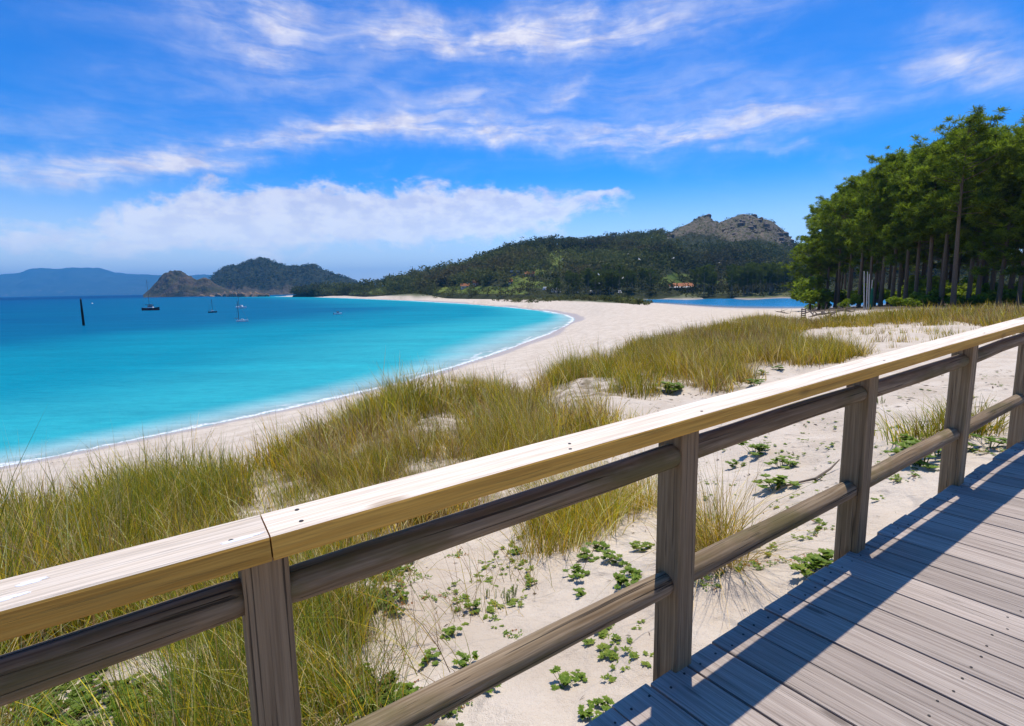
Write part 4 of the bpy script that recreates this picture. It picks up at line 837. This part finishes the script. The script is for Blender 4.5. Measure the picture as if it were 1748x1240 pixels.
# ------------------------------------------------------------------ boats, pole, buoy, gulls
M_hullw = plain('white_hull', (.86, .86, .87), .35, .4, .08, 2.); M_hulld = plain('navy_hull', (.018, .02, .035), .35, .4, .2, 2.); M_red = plain('red_boot_stripe', (.30, .02, .015), .5, .3, .2, 2.); M_mast = plain('mast_alloy', (.14, .14, .15), .5, .4, .1, 2.); M_cab = plain('white_cabin', (.85, .85, .85), .4, .4, .1, 2.)
def hull_mesh(L, B, D, z0, z1, flare=.82):
    n = 13; mb = MB(); V = []; Fs = []
    for i in range(n):
        f = i / (n - 1); wv_ = (math.sin(min(f * 1.9 + .62, 1.571)) if f < .55 else (1 - ((f - .55) / .45) ** 2.2)) * B / 2; sh = .22 * D * (2 * f - .85) ** 2
        wv_ = max(wv_, .02); x = (f - .5) * L
        V += [(x, -wv_ * flare * .55, z0 if f < .97 else z0 + .3 * D), (x, -wv_ * flare, z0 + (z1 - z0) * .4), (x, -wv_, z1 + sh), (x, wv_, z1 + sh), (x, wv_ * flare, z0 + (z1 - z0) * .4), (x, wv_ * flare * .55, z0 if f < .97 else z0 + .3 * D)]
    for i in range(n - 1):
        for k in range(6): j = (k + 1) % 6; Fs.append((i * 6 + k, i * 6 + 6 + k, i * 6 + 6 + j, i * 6 + j))
    Fs.append((0, 1, 2, 3, 4, 5)); Fs.append(tuple(n * 6 - 1 - k for k in range(6))); mb.add(V, Fs); return mb
def boat(u, v, wpx, yaw, label, hullm, kind, mast_v=None, mast_u=None, stripe=None):
    p = at_z(u, v, 0); s = p[1] / F; Lv = wpx * s; L = Lv / max(abs(math.cos(R(yaw))), .35); B = L * .30; D = L * .19
    root = empty('sailing_boat' if mast_v else 'motorboat', (p[0], p[1], 0), R(yaw)); tag(root, label, 'boat')
    hull_mesh(L, B, D, -D * .35, D * .75).build('hull', hullm, root)
    if stripe: hull_mesh(L * .985, B * 1.012, D * .3, D * .02, D * .25, .9).build('stripe', stripe, root)
    mb = MB(); mb.box((-L * .18, -B * .3, D * .68), (L * .16, B * .3, D * (1.75 if kind == 'cabin' else 1.45)), .5); cb = mb.build('cabin', M_cab, root)
    mb = MB(); mb.box((-L * .14, -B * .31, D * (1.15 if kind == 'cabin' else .98)), (L * .12, B * .31, D * (1.5 if kind == 'cabin' else 1.12)), .92); mb.build('window', M_glass, cb)
    if kind == 'cabin': mb = MB(); mb.box((-L * .24, -B * .34, D * 1.76), (L * .14, B * .34, D * 1.86)); mb.build('canopy', M_hulld, root)
    if mast_v:
        mh = at_d(mast_u or u, mast_v, p[1])[2]; mx_ = (((mast_u or u) - u) * s) / max(math.cos(R(yaw)), .3); mb = MB(); mb.tube([(mx_, 0, D * .6), (mx_, 0, mh)], [.09, .06], 6); ms = mb.build('mast', M_mast, root)
        mb = MB(); mb.tube([(mx_, 0, D * 1.7), (mx_ - L * .36, 0, D * 1.75)], [.07, .07], 6); mb.build('boom', M_mast, ms)
        mb = MB(); mb.tube([(mx_, 0, mh * .98), (L * .48, 0, D * 1.0)], .018, 4); mb.build('forestay', M_mast, ms); mb = MB(); mb.tube([(mx_, 0, mh * .98), (-L * .47, 0, D * .9)], .018, 4); mb.build('backstay', M_mast, ms)
    else: mb = MB(); mb.box((-L * .54, -B * .12, -.1), (-L * .47, B * .12, D * 1.1), .8); mb.build('outboard_motor', M_hulld, root)
    return root
boat(258, 530, 28, 4, 'dark-hulled motor sailer with red waterline and white cabin', M_hulld, 'cabin', 478, 256, M_red)
boat(363, 534, 11, 35, 'small dark sailing boat with white deck and bare mast', M_hulld, 'low', 511, 363)
boat(412, 526.5, 19, -6, 'slim white boat with low cabin moored out beyond the white sailing dinghy', M_hullw, 'low', 497, 408)
boat(414, 549.5, 17, 20, 'white sailing dinghy with tall thin dark mast', M_hullw, 'low', 514, 409)
boat(577, 537, 13, 25, 'small white open motorboat moored alone off the beach', M_hullw, 'cabin')
p = at_z(143, 556, 0); tp = at_d(137.5, 511, p[1]); root = empty('mooring_pile', tuple(p)); tag(root, 'dark leaning timber pile standing alone in the sea', 'pile')
dlt = tp - p; mb = MB(); mb.tube([-dlt * .12, dlt * .5, dlt], [.30, .27, .18], 10); M_pile = plain('tarred_timber', (.018, .016, .015), .8, .2, .3, 3.); mb.build('shaft', M_pile, root); mb = MB(); mb.tube([dlt * .985, dlt * 1.03], [.22, .16], 10); mb.build('cap', M_mast, root)
p = at_z(157.5, 519, 0); root = empty('buoy', tuple(p)); tag(root, 'tiny pale buoy floating beyond the dark pile', 'buoy'); mb = MB(); zz = np.linspace(-.5, .9, 7); mb.tube([(0, 0, z) for z in zz], [.1, .5, .68, .72, .6, .4, .12], 10); mb.build('float', M_cab, root, smooth=True); mb = MB(); mb.tube([(0, 0, .85), (0, 0, 1.9)], .07, 6); mb.build('pole', M_mast, root)
def gull(u, v, dist, span, yaw, roll_):
    p = at_d(u, v, dist); root = empty('seagull', tuple(p), yaw); root.rotation_euler = (R(roll_), 0, yaw); tag(root, 'white gull gliding over the lagoon in front of the wooded hill', 'gull', 'gulls in flight')
    mb = MB(); L = span * .42; mb.tube([(-L * .5, 0, 0), (-L * .25, 0, .01), (0, 0, 0), (L * .3, 0, .03 * span), (L * .42, 0, .04 * span), (L * .52, 0, .03 * span)], [.01 * span, .05 * span, .07 * span, .05 * span, .035 * span, .006 * span], 8); mb.build('body', M_cab, root, smooth=True)
    for sg in (-1, 1):
        mb = MB(); q = span / 2; mb.add([(-L * .1, sg * .03 * span, .03 * span), (L * .25, sg * .03 * span, .03 * span), (L * .34, sg * q * .5, .20 * q), (L * .02, sg * q * .5, .20 * q), (-L * .05, sg * q, .1 * q), (-L * .1, sg * .03 * span, .015 * span), (L * .25, sg * .03 * span, .01 * span), (L * .34, sg * q * .5, .175 * q), (L * .02, sg * q * .5, .19 * q)],
            [(0, 1, 2, 3), (3, 2, 4), (8, 7, 6, 5), (4, 7, 8), (1, 6, 7, 2), (2, 7, 4), (5, 0, 3, 8), (8, 3, 4)]); mb.build('wing', M_cab, root)
for g in [(1091, 443, 150, 1.3, .4, 30), (1150, 441, 150, 1.3, 2., -20), (1228, 449, 150, 1.3, 1.2, 15), (1022, 469, 140, 1.2, 2.6, 35), (1063, 475, 150, 1.2, .2, -30), (1023, 484, 160, 1.2, 1.4, 20), (1072, 434, 170, 1.1, .9, -15)]: gull(*g)
#PART6
# ------------------------------------------------------------------ dune grass
def blades(P, hgt, lean_az, lean, width, colr, segs, bend=1.0, seed=1):
    """ribbons: P (N,3), hgt, lean direction, lean amount, width -> verts, faces, colour"""
    n = len(P); fr = np.linspace(0, 1, segs + 1); r = np.random.default_rng(seed)
    d = np.stack([np.cos(lean_az), np.sin(lean_az), np.zeros(n)], 1); sa = r.uniform(0, math.pi, n); side = np.stack([np.cos(sa), np.sin(sa), np.zeros(n)], 1)
    V = []
    for k, f in enumerate(fr):
        out = lean * (f * .45 + .55 * f ** 2.2 * bend) * hgt; up = hgt * (f - .28 * (lean * f) ** 2 * f)
        c = P + d * out[:, None] + np.array([0, 0, 1.]) * up[:, None]; w = (width * (1 - f ** 1.6) * .5)[:, None]
        if k < segs: V += [c - side * w, c + side * w]
        else: V += [c]
    nv = 2 * segs + 1; V = np.stack(V, 1).reshape(-1, 3); b = (np.arange(n) * nv)[:, None]; F4 = []; 
    for k in range(segs - 1): F4.append(b + np.array([[2 * k, 2 * k + 1, 2 * k + 3, 2 * k + 2]]))
    F3 = b + np.array([[2 * segs - 2, 2 * segs - 1, 2 * segs]])
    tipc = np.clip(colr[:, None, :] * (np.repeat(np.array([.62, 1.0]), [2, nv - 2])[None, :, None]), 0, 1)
    return V, ([np.concatenate(F4)] if F4 else []) + [F3], tipc.reshape(-1, 3)
m, t = material('dune_grass')
c = t.attr('col', 'Color'); d_ = principled(t, c, .6, .1); tr = t.node('ShaderNodeBsdfTranslucent', {'Color': t.mix(.2, c, (.45, .33, .02))})
mx = t.n.new('ShaderNodeMixShader'); t.put(mx.inputs[0], .45); t.put(mx.inputs[1], d_); t.put(mx.inputs[2], tr); surface(t, mx); M_grass = m
GREEN, OLIVE, GOLD, STRAW, BROWN, DEEP = map(np.array, ((.22, .25, .025), (.40, .32, .025), (.58, .37, .025), (.72, .54, .24), (.31, .19, .10), (.08, .15, .018)))
PALETTE = np.stack([GREEN, OLIVE, GOLD, STRAW, BROWN, DEEP])
def pick(n, wts, r): k = r.choice(6, n, p=np.array(wts) / sum(wts)); return np.clip(PALETTE[k] * r.uniform(.7, 1.25, (n, 1)) + r.normal(0, .008, (n, 3)), .005, 1)
RAILQ = lambda P: (P[:, :2] - A0[:2]) @ nv[:2]
def scatter(n, r0, r1, a0, a1, polys, seed):
    r = np.random.default_rng(seed); a = np.radians(r.uniform(a0, a1, n)); rr = np.sqrt(r.uniform(r0 * r0, r1 * r1, n)); x, y = rr * np.sin(a), rr * np.cos(a); P = np.c_[x, y, ground_z(x, y)]
    px = np.nan_to_num(project(P), nan=-1e6); jit = np.c_[fbm(x * .9, y * .9, 3, 51) - .5, fbm(x * .9, y * .9, 3, 52) - .5] * np.clip(260 / rr, 8, 46)[:, None]; px = px + jit; m_ = np.zeros(n, bool)
    for q in polys: m_ |= inpoly(px, q)
    m_ &= RAILQ(P) < -.22; return P[m_], px[m_], r
allV, allF, allC, off = [], [], [], 0
def emit(V, Fs, Cc):
    global off
    allV.append(V); allC.append(Cc); allF.extend([f + off for f in Fs]); off += len(V)
def tufts(T, nb, spread, h, lean, wd, segs, wts, r, seed, wind=(2.6, .35), bend=1.0):
    n = len(T) * nb; b = np.repeat(np.arange(len(T)), nb); q = r.normal(0, 1, (n, 2)) * spread; P = T[b].copy(); P[:, 0] += q[:, 0]; P[:, 1] += q[:, 1]; P[:, 2] -= .03
    out = np.arctan2(q[:, 1], q[:, 0]); cdir = r.uniform(0, 6.28, len(T)); u3 = r.random(n); la = np.where(u3 < wind[1], wind[0] + r.normal(0, .5, n), np.where(u3 < wind[1] + .35, cdir[b] + r.normal(0, .45, n), out + r.normal(0, .6, n)))
    hh = h[b] * r.uniform(.45, 1.1, n) * ((.5 + 1.0 * fbm(T[:, 0] * .9, T[:, 1] * .9, 2, 63)) * np.exp(r.normal(0, .2, len(T))))[b]; ln = np.abs(r.normal(lean, lean * .6, n)); wdv = wd * r.uniform(.7, 1.3, n)
    cols = pick(n, wts[0], r); alt = pick(n, wts[1], r); sel = (fbm(T[:, 0] * .5, T[:, 1] * .5, 3, 17)[b] + r.normal(0, .05, len(T))[b] + r.normal(0, .05, n)) > .52; vb_ = r.uniform(.5, 1.4, len(T))[b][:, None]; sel2 = (fbm(T[:, 0] * .33 + 40, T[:, 1] * .33, 3, 88)[b] + r.normal(0, .05, n)) > .565; alt = np.where(sel2[:, None], pick(n, (.3, 1, 1.2, 3, 4, .1), r), alt); cols = np.where(sel2[:, None], pick(n, (.8, 2, 1, 2, 2.5, .2), r), cols); cols = np.clip(cols * vb_ * 1.3, 0, .95); alt = np.clip(alt * vb_ * 1.3, 0, .95)
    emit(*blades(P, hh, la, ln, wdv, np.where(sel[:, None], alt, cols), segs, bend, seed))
wA, wB = (3, 5, 2.2, 1.6, .6, 1.2), (1.2, 3.2, 4, 2.4, 1.8, .2)
# near: fine blades
T, px, r = scatter(5200, 1.0, 9.5, -62, 30, [G1], 1); gap = fbm(T[:, 0] * 1.1, T[:, 1] * 1.1, 3, 23); T = T[gap > .46]; near_n = np.linalg.norm(T[:, :2], axis=1)
T1 = T[near_n < 4.2]; T2 = T[near_n >= 4.2]
tufts(T1, 46, .10, r.uniform(.38, .72, len(T1)), .55, .0048, 4, ((5, 3.5, 1., 1.6, .6, 4), (3, 3.5, 2, 2.4, 1., 2)), r, 3)
tufts(T2, 30, .12, r.uniform(.42, .74, len(T2)), .46, .0075, 3, ((4, 4.5, 1.4, 1.6, .8, 3), (2, 4, 2.5, 2.2, 1.6, 1)), r, 4)
k = r.random(len(T2)) < .06; tufts(T2[k], 3, .06, r.uniform(.9, 1.15, k.sum()), .12, .006, 3, ((1, 3, 2, 2, 1, .2),) * 2, r, 5)     # tall seed stalks
# middle distance
T, px, r = scatter(15000, 9.5, 26, -60, 45, [G1, G2], 2); gap = fbm(T[:, 0] * .8, T[:, 1] * .8, 3, 23); T = T[gap > .42]
tufts(T, 17, .19, r.uniform(.5, .9, len(T)), .42, .016, 2, (wA, wB), r, 6)
T, px, r = scatter(24000, 26, 48, -20, 60, [G1, G2], 3)
tufts(T, 9, .28, r.uniform(.45, .8, len(T)), .42, .032, 1, ((2, 4.5, 3.5, 1.6, .8, .4), (1, 3, 4, 2, 1.6, .1)), r, 7)
T, px, r = scatter(34000, 48, 100, 12, 64, [G2], 4)
tufts(T, 7, .4, r.uniform(.45, .8, len(T)), .4, .06, 1, ((2, 5, 3, 1.3, .4, .8),) * 2, r, 8)
# thin fringe on the sand faces of the right-hand dune
FR = [(1400, 575), (1480, 560), (1600, 558), (1660, 555), (1748, 552), (1748, 575), (1650, 600), (1560, 610), (1470, 585)]
T, px, r = scatter(2600, 18, 60, 25, 62, [FR], 9); T = T[r.random(len(T)) < .22]
tufts(T, 12, .10, r.uniform(.35, .75, len(T)), .3, .02, 2, (wA, (2, 4, 2, 2, .4, .5)), r, 9)
# sparse arching blades over the bare sand in front
SP = [(600, 960), (720, 985), (800, 1000), (960, 930), (1010, 1000), (880, 1060), (800, 1180), (700, 1190), (640, 1100)]
T, px, r = scatter(900, 1.2, 6, -40, 30, [SP], 10); T = T[r.random(len(T)) < .5]
tufts(T, 5, .05, r.uniform(.4, .75, len(T)), .8, .0042, 4, ((3, 4, 1, 2, 1, 2),) * 2, r, 10, (2.9, .6))
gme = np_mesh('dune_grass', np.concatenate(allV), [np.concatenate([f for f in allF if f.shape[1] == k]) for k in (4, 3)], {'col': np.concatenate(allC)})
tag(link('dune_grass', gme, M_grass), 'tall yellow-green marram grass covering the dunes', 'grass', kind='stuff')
print('grass tris', sum(len(f) * (f.shape[1] - 2) for f in allF))
# tussocks that stand alone on the sand
def tussock(u, v, nb, spread, h, lean, wd, wts, label, seed, n_t=1, ext=0.):
    global allV, allF, allC, off
    allV, allF, allC, off = [], [], [], 0; p = march(u, v, ground_z, 1, 200); r = np.random.default_rng(seed)
    T = np.zeros((n_t, 3)); T[:, :2] = r.normal(0, 1, (n_t, 2)) * ext; T[:, 2] = ground_z(T[:, 0] + p[0], T[:, 1] + p[1]) - p[2]
    tufts(T, nb // n_t, spread, r.uniform(.8, 1.1, n_t) * h, lean, wd, 4, (wts, wts), r, seed, (2.6, .12), 1.3)
    me = np_mesh('grass_tussock', np.concatenate(allV), [np.concatenate([f for f in allF if f.shape[1] == k]) for k in (4, 3)], {'col': np.concatenate(allC)})
    tag(link('grass_tussock', me, M_grass, None, tuple(p)), label, 'grass')
tussock(1010, 900, 2600, .12, .75, .45, .006, (3, 5, 2.5, 2.6, .8, .6), 'broad golden grass tussock on the sand behind the round rails', 21, 14, .32)
tussock(940, 905, 420, .09, .6, .4, .0055, (3, 5, 2, 2, .6, .8), 'smaller grass tussock beside the broad golden one', 22, 3, .1)
tussock(1195, 945, 900, .10, .72, .75, .0055, (1.5, 3.5, 3, 5, .8, .1), 'straw-coloured grass tussock arching out from behind a square post', 23, 4, .12)
tussock(1590, 738, 700, .14, .42, .5, .009, (5, 4, 1, 1, .2, 2), 'fresh green grass tussock on the open sand near the rail', 24, 5, .25)
tussock(1000, 745, 500, .18, .5, .5, .012, (3, 5, 2, 2, .4, .6), 'green grass tussock on the bare sand behind the handrail', 25, 6, .5)

# ------------------------------------------------------------------ leafy plants on the sand
m, t = material('plant_leaf')
c = t.attr('col', 'Color'); d_ = principled(t, c, .5, .15); tr = t.node('ShaderNodeBsdfTranslucent', {'Color': c}); mx = t.n.new('ShaderNodeMixShader'); t.put(mx.inputs[0], .3); t.put(mx.inputs[1], d_); t.put(mx.inputs[2], tr); surface(t, mx); M_leaf = m
def plant_mesh(seed, kind):
    r = np.random.default_rng(seed); V = []; Fs = []; Cc = []
    def leaf(p, d, L, w_, cl):
        d = d / np.linalg.norm(d); s = np.cross(d, (0, 0, 1.)); s = s / (np.linalg.norm(s) + 1e-9); up = np.cross(s, d); b = len(V)
        V.extend([p, p + d * L * .5 + s * w_ + up * .1 * L, p + d * L - up * .1 * L, p + d * L * .5 - s * w_ + up * .1 * L]); Fs.append((b, b + 1, b + 2, b + 3)); Cc.extend([cl * .8, cl, cl * 1.1, cl])
    def stem(p, q, w_, cl):
        b = len(V); s = np.array([w_, 0, 0]); s2 = np.array([0, w_, 0]); V.extend([p - s, p + s, q + s * .6, q - s * .6, p - s2, p + s2, q + s2 * .6, q - s2 * .6]); Fs.append((b, b + 1, b + 2, b + 3)); Fs.append((b + 4, b + 5, b + 6, b + 7)); Cc.extend([cl] * 8)
    g1, g2 = np.array([.10, .19, .02]), np.array([.27, .35, .05])
    if kind == 'rosette':
        for i in range(r.integers(8, 15)):
            a = r.uniform(0, 6.28); R_ = r.uniform(.05, .5); c0 = np.array([math.cos(a) * R_, math.sin(a) * R_, .1 + .32 * r.random()]); stem(np.array([c0[0] * .3, c0[1] * .3, -.05]), c0, .012, g1 * .8)
            for k in range(11): b = k * 2.4; leaf(c0, np.array([math.cos(b), math.sin(b), .25 + .5 * r.random()]), r.uniform(.12, .22), r.uniform(.045, .075), g1 + (g2 - g1) * r.random())
    elif kind == 'mat':
        for i in range(r.integers(7, 11)):
            a = r.uniform(0, 6.28); L = r.uniform(.25, .62); d = np.array([math.cos(a), math.sin(a), 0]); red = r.random() < .3
            stem(np.array([0, 0, .02]), d * L + [0, 0, .03], .007, np.array([.16, .08, .04]))
            for k in range(int(L * 26)):
                s = r.uniform(.15, 1.) * L; b = r.uniform(0, 6.28); cl = g1 + (g2 - g1) * r.random()
                if red and s > .5 * L: cl = np.array([.38, .15, .03]) * r.uniform(.6, 1.2)
                leaf(d * s + [r.normal(0, .02), r.normal(0, .02), .03 + .04 * r.random()], np.array([math.cos(b), math.sin(b), .5]), r.uniform(.05, .09), r.uniform(.025, .042), cl)
    elif kind == 'sprig':
        for i in range(r.integers(2, 5)):
            c0 = np.array([*r.normal(0, .22, 2), .06]); stem(np.array([0, 0, .01]), c0, .012, g1)
            for k in range(7): b = k * 2.4 + i; leaf(c0, np.array([math.cos(b), math.sin(b), .5]), r.uniform(.14, .26), r.uniform(.05, .08), (g1 + (g2 - g1) * r.random()) * np.array([1.1, 1, 1]))
    else:
        for i in range(r.integers(4, 8)):
            p0 = np.array([*r.normal(0, .22, 2), -.03]); h_ = r.uniform(.6, 1.); q = p0 + [r.normal(0, .08), r.normal(0, .08), h_]; stem(p0, q, .016, g1)
            for k in range(26): f = .12 + .88 * k / 26; b = k * 2.4; leaf(p0 + (q - p0) * f, np.array([math.cos(b), math.sin(b), 1.4]), .13, .022, g1 + (g2 - g1) * r.random())
    me = np_mesh('beach_plant', np.array(V), np.array(Fs), {'col': np.clip(np.array(Cc), 0, 1)}); me.materials.append(M_leaf); return me
PL = {k: [plant_mesh(s + 10 * j, k) for s in (1, 2, 3, 4)] for j, k in enumerate(('rosette', 'mat', 'sprig', 'shoot'))}
pi_ = 0
def plant(u, v, size, kind, label, group=None, blue=False):
    global pi_
    p = march(u, v, ground_z, 1, 200)
    if p is None: return
    pi_ += 1; o = link('beach_plant', PL[kind][pi_ % 4], None, None, tuple(p + [0, 0, -.004]), (0, 0, pi_ * 1.9)); o.scale = (size, size, size * (.8 if kind != 'shoot' else 1.)); tag(o, label, 'plant', group)
for u, v, s in [(962, 1172, .15), (990, 1160, .10), (1028, 1212, .12), (1005, 1228, .11), (810, 1042, .13), (770, 1085, .14), (735, 1130, .13), (795, 1135, .14), (985, 985, .20), (1000, 955, .2), (1045, 960, .2), (1075, 985, .2), (1062, 1000, .2), (1020, 940, .2), (1095, 940, .2), (830, 1180, .14), (1085, 1005, .15), (990, 1018, .12), (880, 945, .16), (905, 1000, .12)]:
    plant(u, v, s, 'rosette', 'leafy green rosette plant on the sand in front of the grass tussocks', 'rosette plants by the tussocks')
for u, v, s in [(1292, 778, .42), (1325, 838, .42), (1336, 800, .35), (1255, 800, .25), (1385, 985, .26), (1405, 968, .24), (1575, 795, .5), (1600, 780, .4), (1552, 770, .36), (1535, 790, .3), (1640, 770, .3), (1690, 765, .3), (1655, 735, .28), (1140, 672, .95), (1150, 668, .7), (1245, 628, .5), (1300, 640, .4), (1330, 632, .45), (1340, 660, .35), (1290, 663, .6)]:
    plant(u, v, s, 'rosette', 'bushy green plant standing out on the open white sand', 'bushy plants on open sand')
for u, v, s in [(690, 1005, .34), (655, 1035, .34), (720, 985, .28), (640, 990, .3), (735, 1020, .2), (780, 950, .25), (885, 1085, .16), (905, 1100, .14), (1225, 985, .26), (1200, 1000, .24), (1285, 968, .24), (1300, 975, .2), (1345, 962, .2), (1375, 965, .2), (1320, 965, .16), (1230, 1003, .16), (1395, 912, .16), (1400, 895, .16), (1538, 822, .3), (1560, 812, .26), (1690, 775, .3), (1720, 770, .3), (760, 1015, .15), (860, 1080, .15)]:
    plant(u, v, s, 'mat', 'creeping plant with small green and reddish leaves flat on the sand', 'creeping mat plants')
for u, v, s in [(868, 1030, .10), (880, 1020, .11), (858, 1020, .09), (832, 1020, .08), (1455, 700, .2), (1500, 690, .16)]:
    plant(u, v, s, 'shoot', 'upright green shoots with narrow leaves standing on the sand', 'upright shoots')
r = np.random.default_rng(77); SANDY = [[(1205, 770), (1430, 700), (1430, 900), (1300, 960), (1200, 1010)], [(1490, 690), (1610, 660), (1600, 800), (1490, 870)], [(1660, 640), (1715, 620), (1715, 760), (1650, 800)], [(1000, 1080), (1100, 1050), (1110, 1140), (1050, 1170)], [(760, 960), (900, 910), (920, 1010), (820, 1100), (760, 1060)], [(1240, 625), (1400, 630), (1300, 690), (1220, 700)]]
n_ = 0
while n_ < 285:
    u, v = r.uniform(760, 1715), r.uniform(615, 1180); q = np.array([[u, v]])
    if not any(inpoly(q, s)[0] for s in SANDY): continue
    if fbm(np.array([u * .02]), np.array([v * .03]), 3, 3)[0] < .42: continue
    n_ += 1; plant(u, v, r.uniform(.06, .17), 'sprig', 'tiny green seedling sprig scattered over the white sand', 'scattered seedling sprigs')
# green undergrowth below the grass at the near left: a tangle nobody could count
Vs, Fs_, Cs, o_ = [], [], [], 0
UG = [(-400, 1000), (100, 1060), (400, 1020), (560, 990), (640, 1060), (640, 1150), (800, 1200), (800, 1400), (-400, 1700)]
T, px, r = scatter(4200, .9, 5.5, -62, 12, [UG, [(600, 960), (740, 950), (760, 1050), (640, 1060)]], 31); T = T[fbm(T[:, 0] * 1.4, T[:, 1] * 1.4, 3, 41) > .44][:1500]
src = []
for me in PL['rosette'] + PL['mat']:
    v = np.empty(len(me.vertices) * 3, np.float32); me.vertices.foreach_get('co', v); c = np.empty(len(me.vertices) * 4, np.float32); me.attributes['col'].data.foreach_get('color', c)
    src.append((v.reshape(-1, 3), np.array([p.vertices[:] for p in me.polygons]), c.reshape(-1, 4)[:, :3]))
for i, p in enumerate(T):
    v, f, c = src[i % len(src)]; a = i * 1.7; s = r.uniform(.07, .15); vv = v * s * [1, 1, .9]; x = vv[:, 0] * math.cos(a) - vv[:, 1] * math.sin(a); y = vv[:, 0] * math.sin(a) + vv[:, 1] * math.cos(a)
    Vs.append(np.c_[x, y, vv[:, 2]] + p); Fs_.append(f + o_); Cs.append(c * r.uniform(.5, 1.1)); o_ += len(v)
tag(link('undergrowth', np_mesh('undergrowth', np.concatenate(Vs), np.concatenate(Fs_), {'col': np.concatenate(Cs)}), M_leaf), 'tangled low green undergrowth beneath the near dune grass', 'undergrowth', kind='stuff')
# dry bits of weed, twigs and shell on the sand
T1, px, r = scatter(9000, 1.2, 16, -62, 62, [[(-200, 700), (1900, 560), (1900, 1300), (-200, 1300)]], 61); T2, _, _ = scatter(6000, 16, 60, -50, 20, [[(-200, 700), (700, 600), (1100, 520), (1300, 530), (900, 700), (0, 900)]], 62)
T = np.concatenate([T1[r.random(len(T1)) < .25], T2[r.random(len(T2)) < .5]]); T = T[T[:, 2] > .5]; n = len(T); rr_ = np.linalg.norm(T[:, :2], axis=1); L = r.uniform(.008, .03, n) * np.clip(rr_ / 4, 1, 3.5); a = r.uniform(0, 6.28, n); d1 = np.stack([np.cos(a), np.sin(a), r.normal(0, .15, n)], 1) * L[:, None]; d2 = np.stack([-np.sin(a), np.cos(a), r.normal(0, .2, n)], 1) * (L * r.uniform(.08, .35, n))[:, None]
T = T + [0, 0, .006]; V = np.stack([T - d1, T + d2, T + d1, T - d2 + np.array([0, 0, .006])], 1).reshape(-1, 3); cl = np.repeat(np.array([[.16, .11, .07], [.10, .07, .045], [.25, .18, .10], [.30, .26, .20]])[r.integers(0, 4, n)], 4, 0)
tag(link('beach_litter', np_mesh('beach_litter', V, np.arange(4 * n).reshape(-1, 4), {'col': cl}), M_leaf), 'scattered dry twigs and weed fragments lying on the sand', 'litter', kind='stuff')
# a dry stick on the sand
p = march(1392, 822, ground_z, 1, 100); q = march(1432, 800, ground_z, 1, 100); q2 = march(1340, 832, ground_z, 1, 100)
mb = MB(); mb.tube([q2 - p + [0, 0, .01], np.array([0, 0, .03]), (q - p) * .6 + [0, 0, .05], q - p + [0, 0, .10]], [.008, .013, .012, .006], 6); mb.tube([(0, 0, .03), (.06, -.10, .03)], [.008, .003], 5)
tag(mb.build('dry_stick', M_drift, None, tuple(p)), 'thin dry crooked stick lying on the white sand', 'stick')
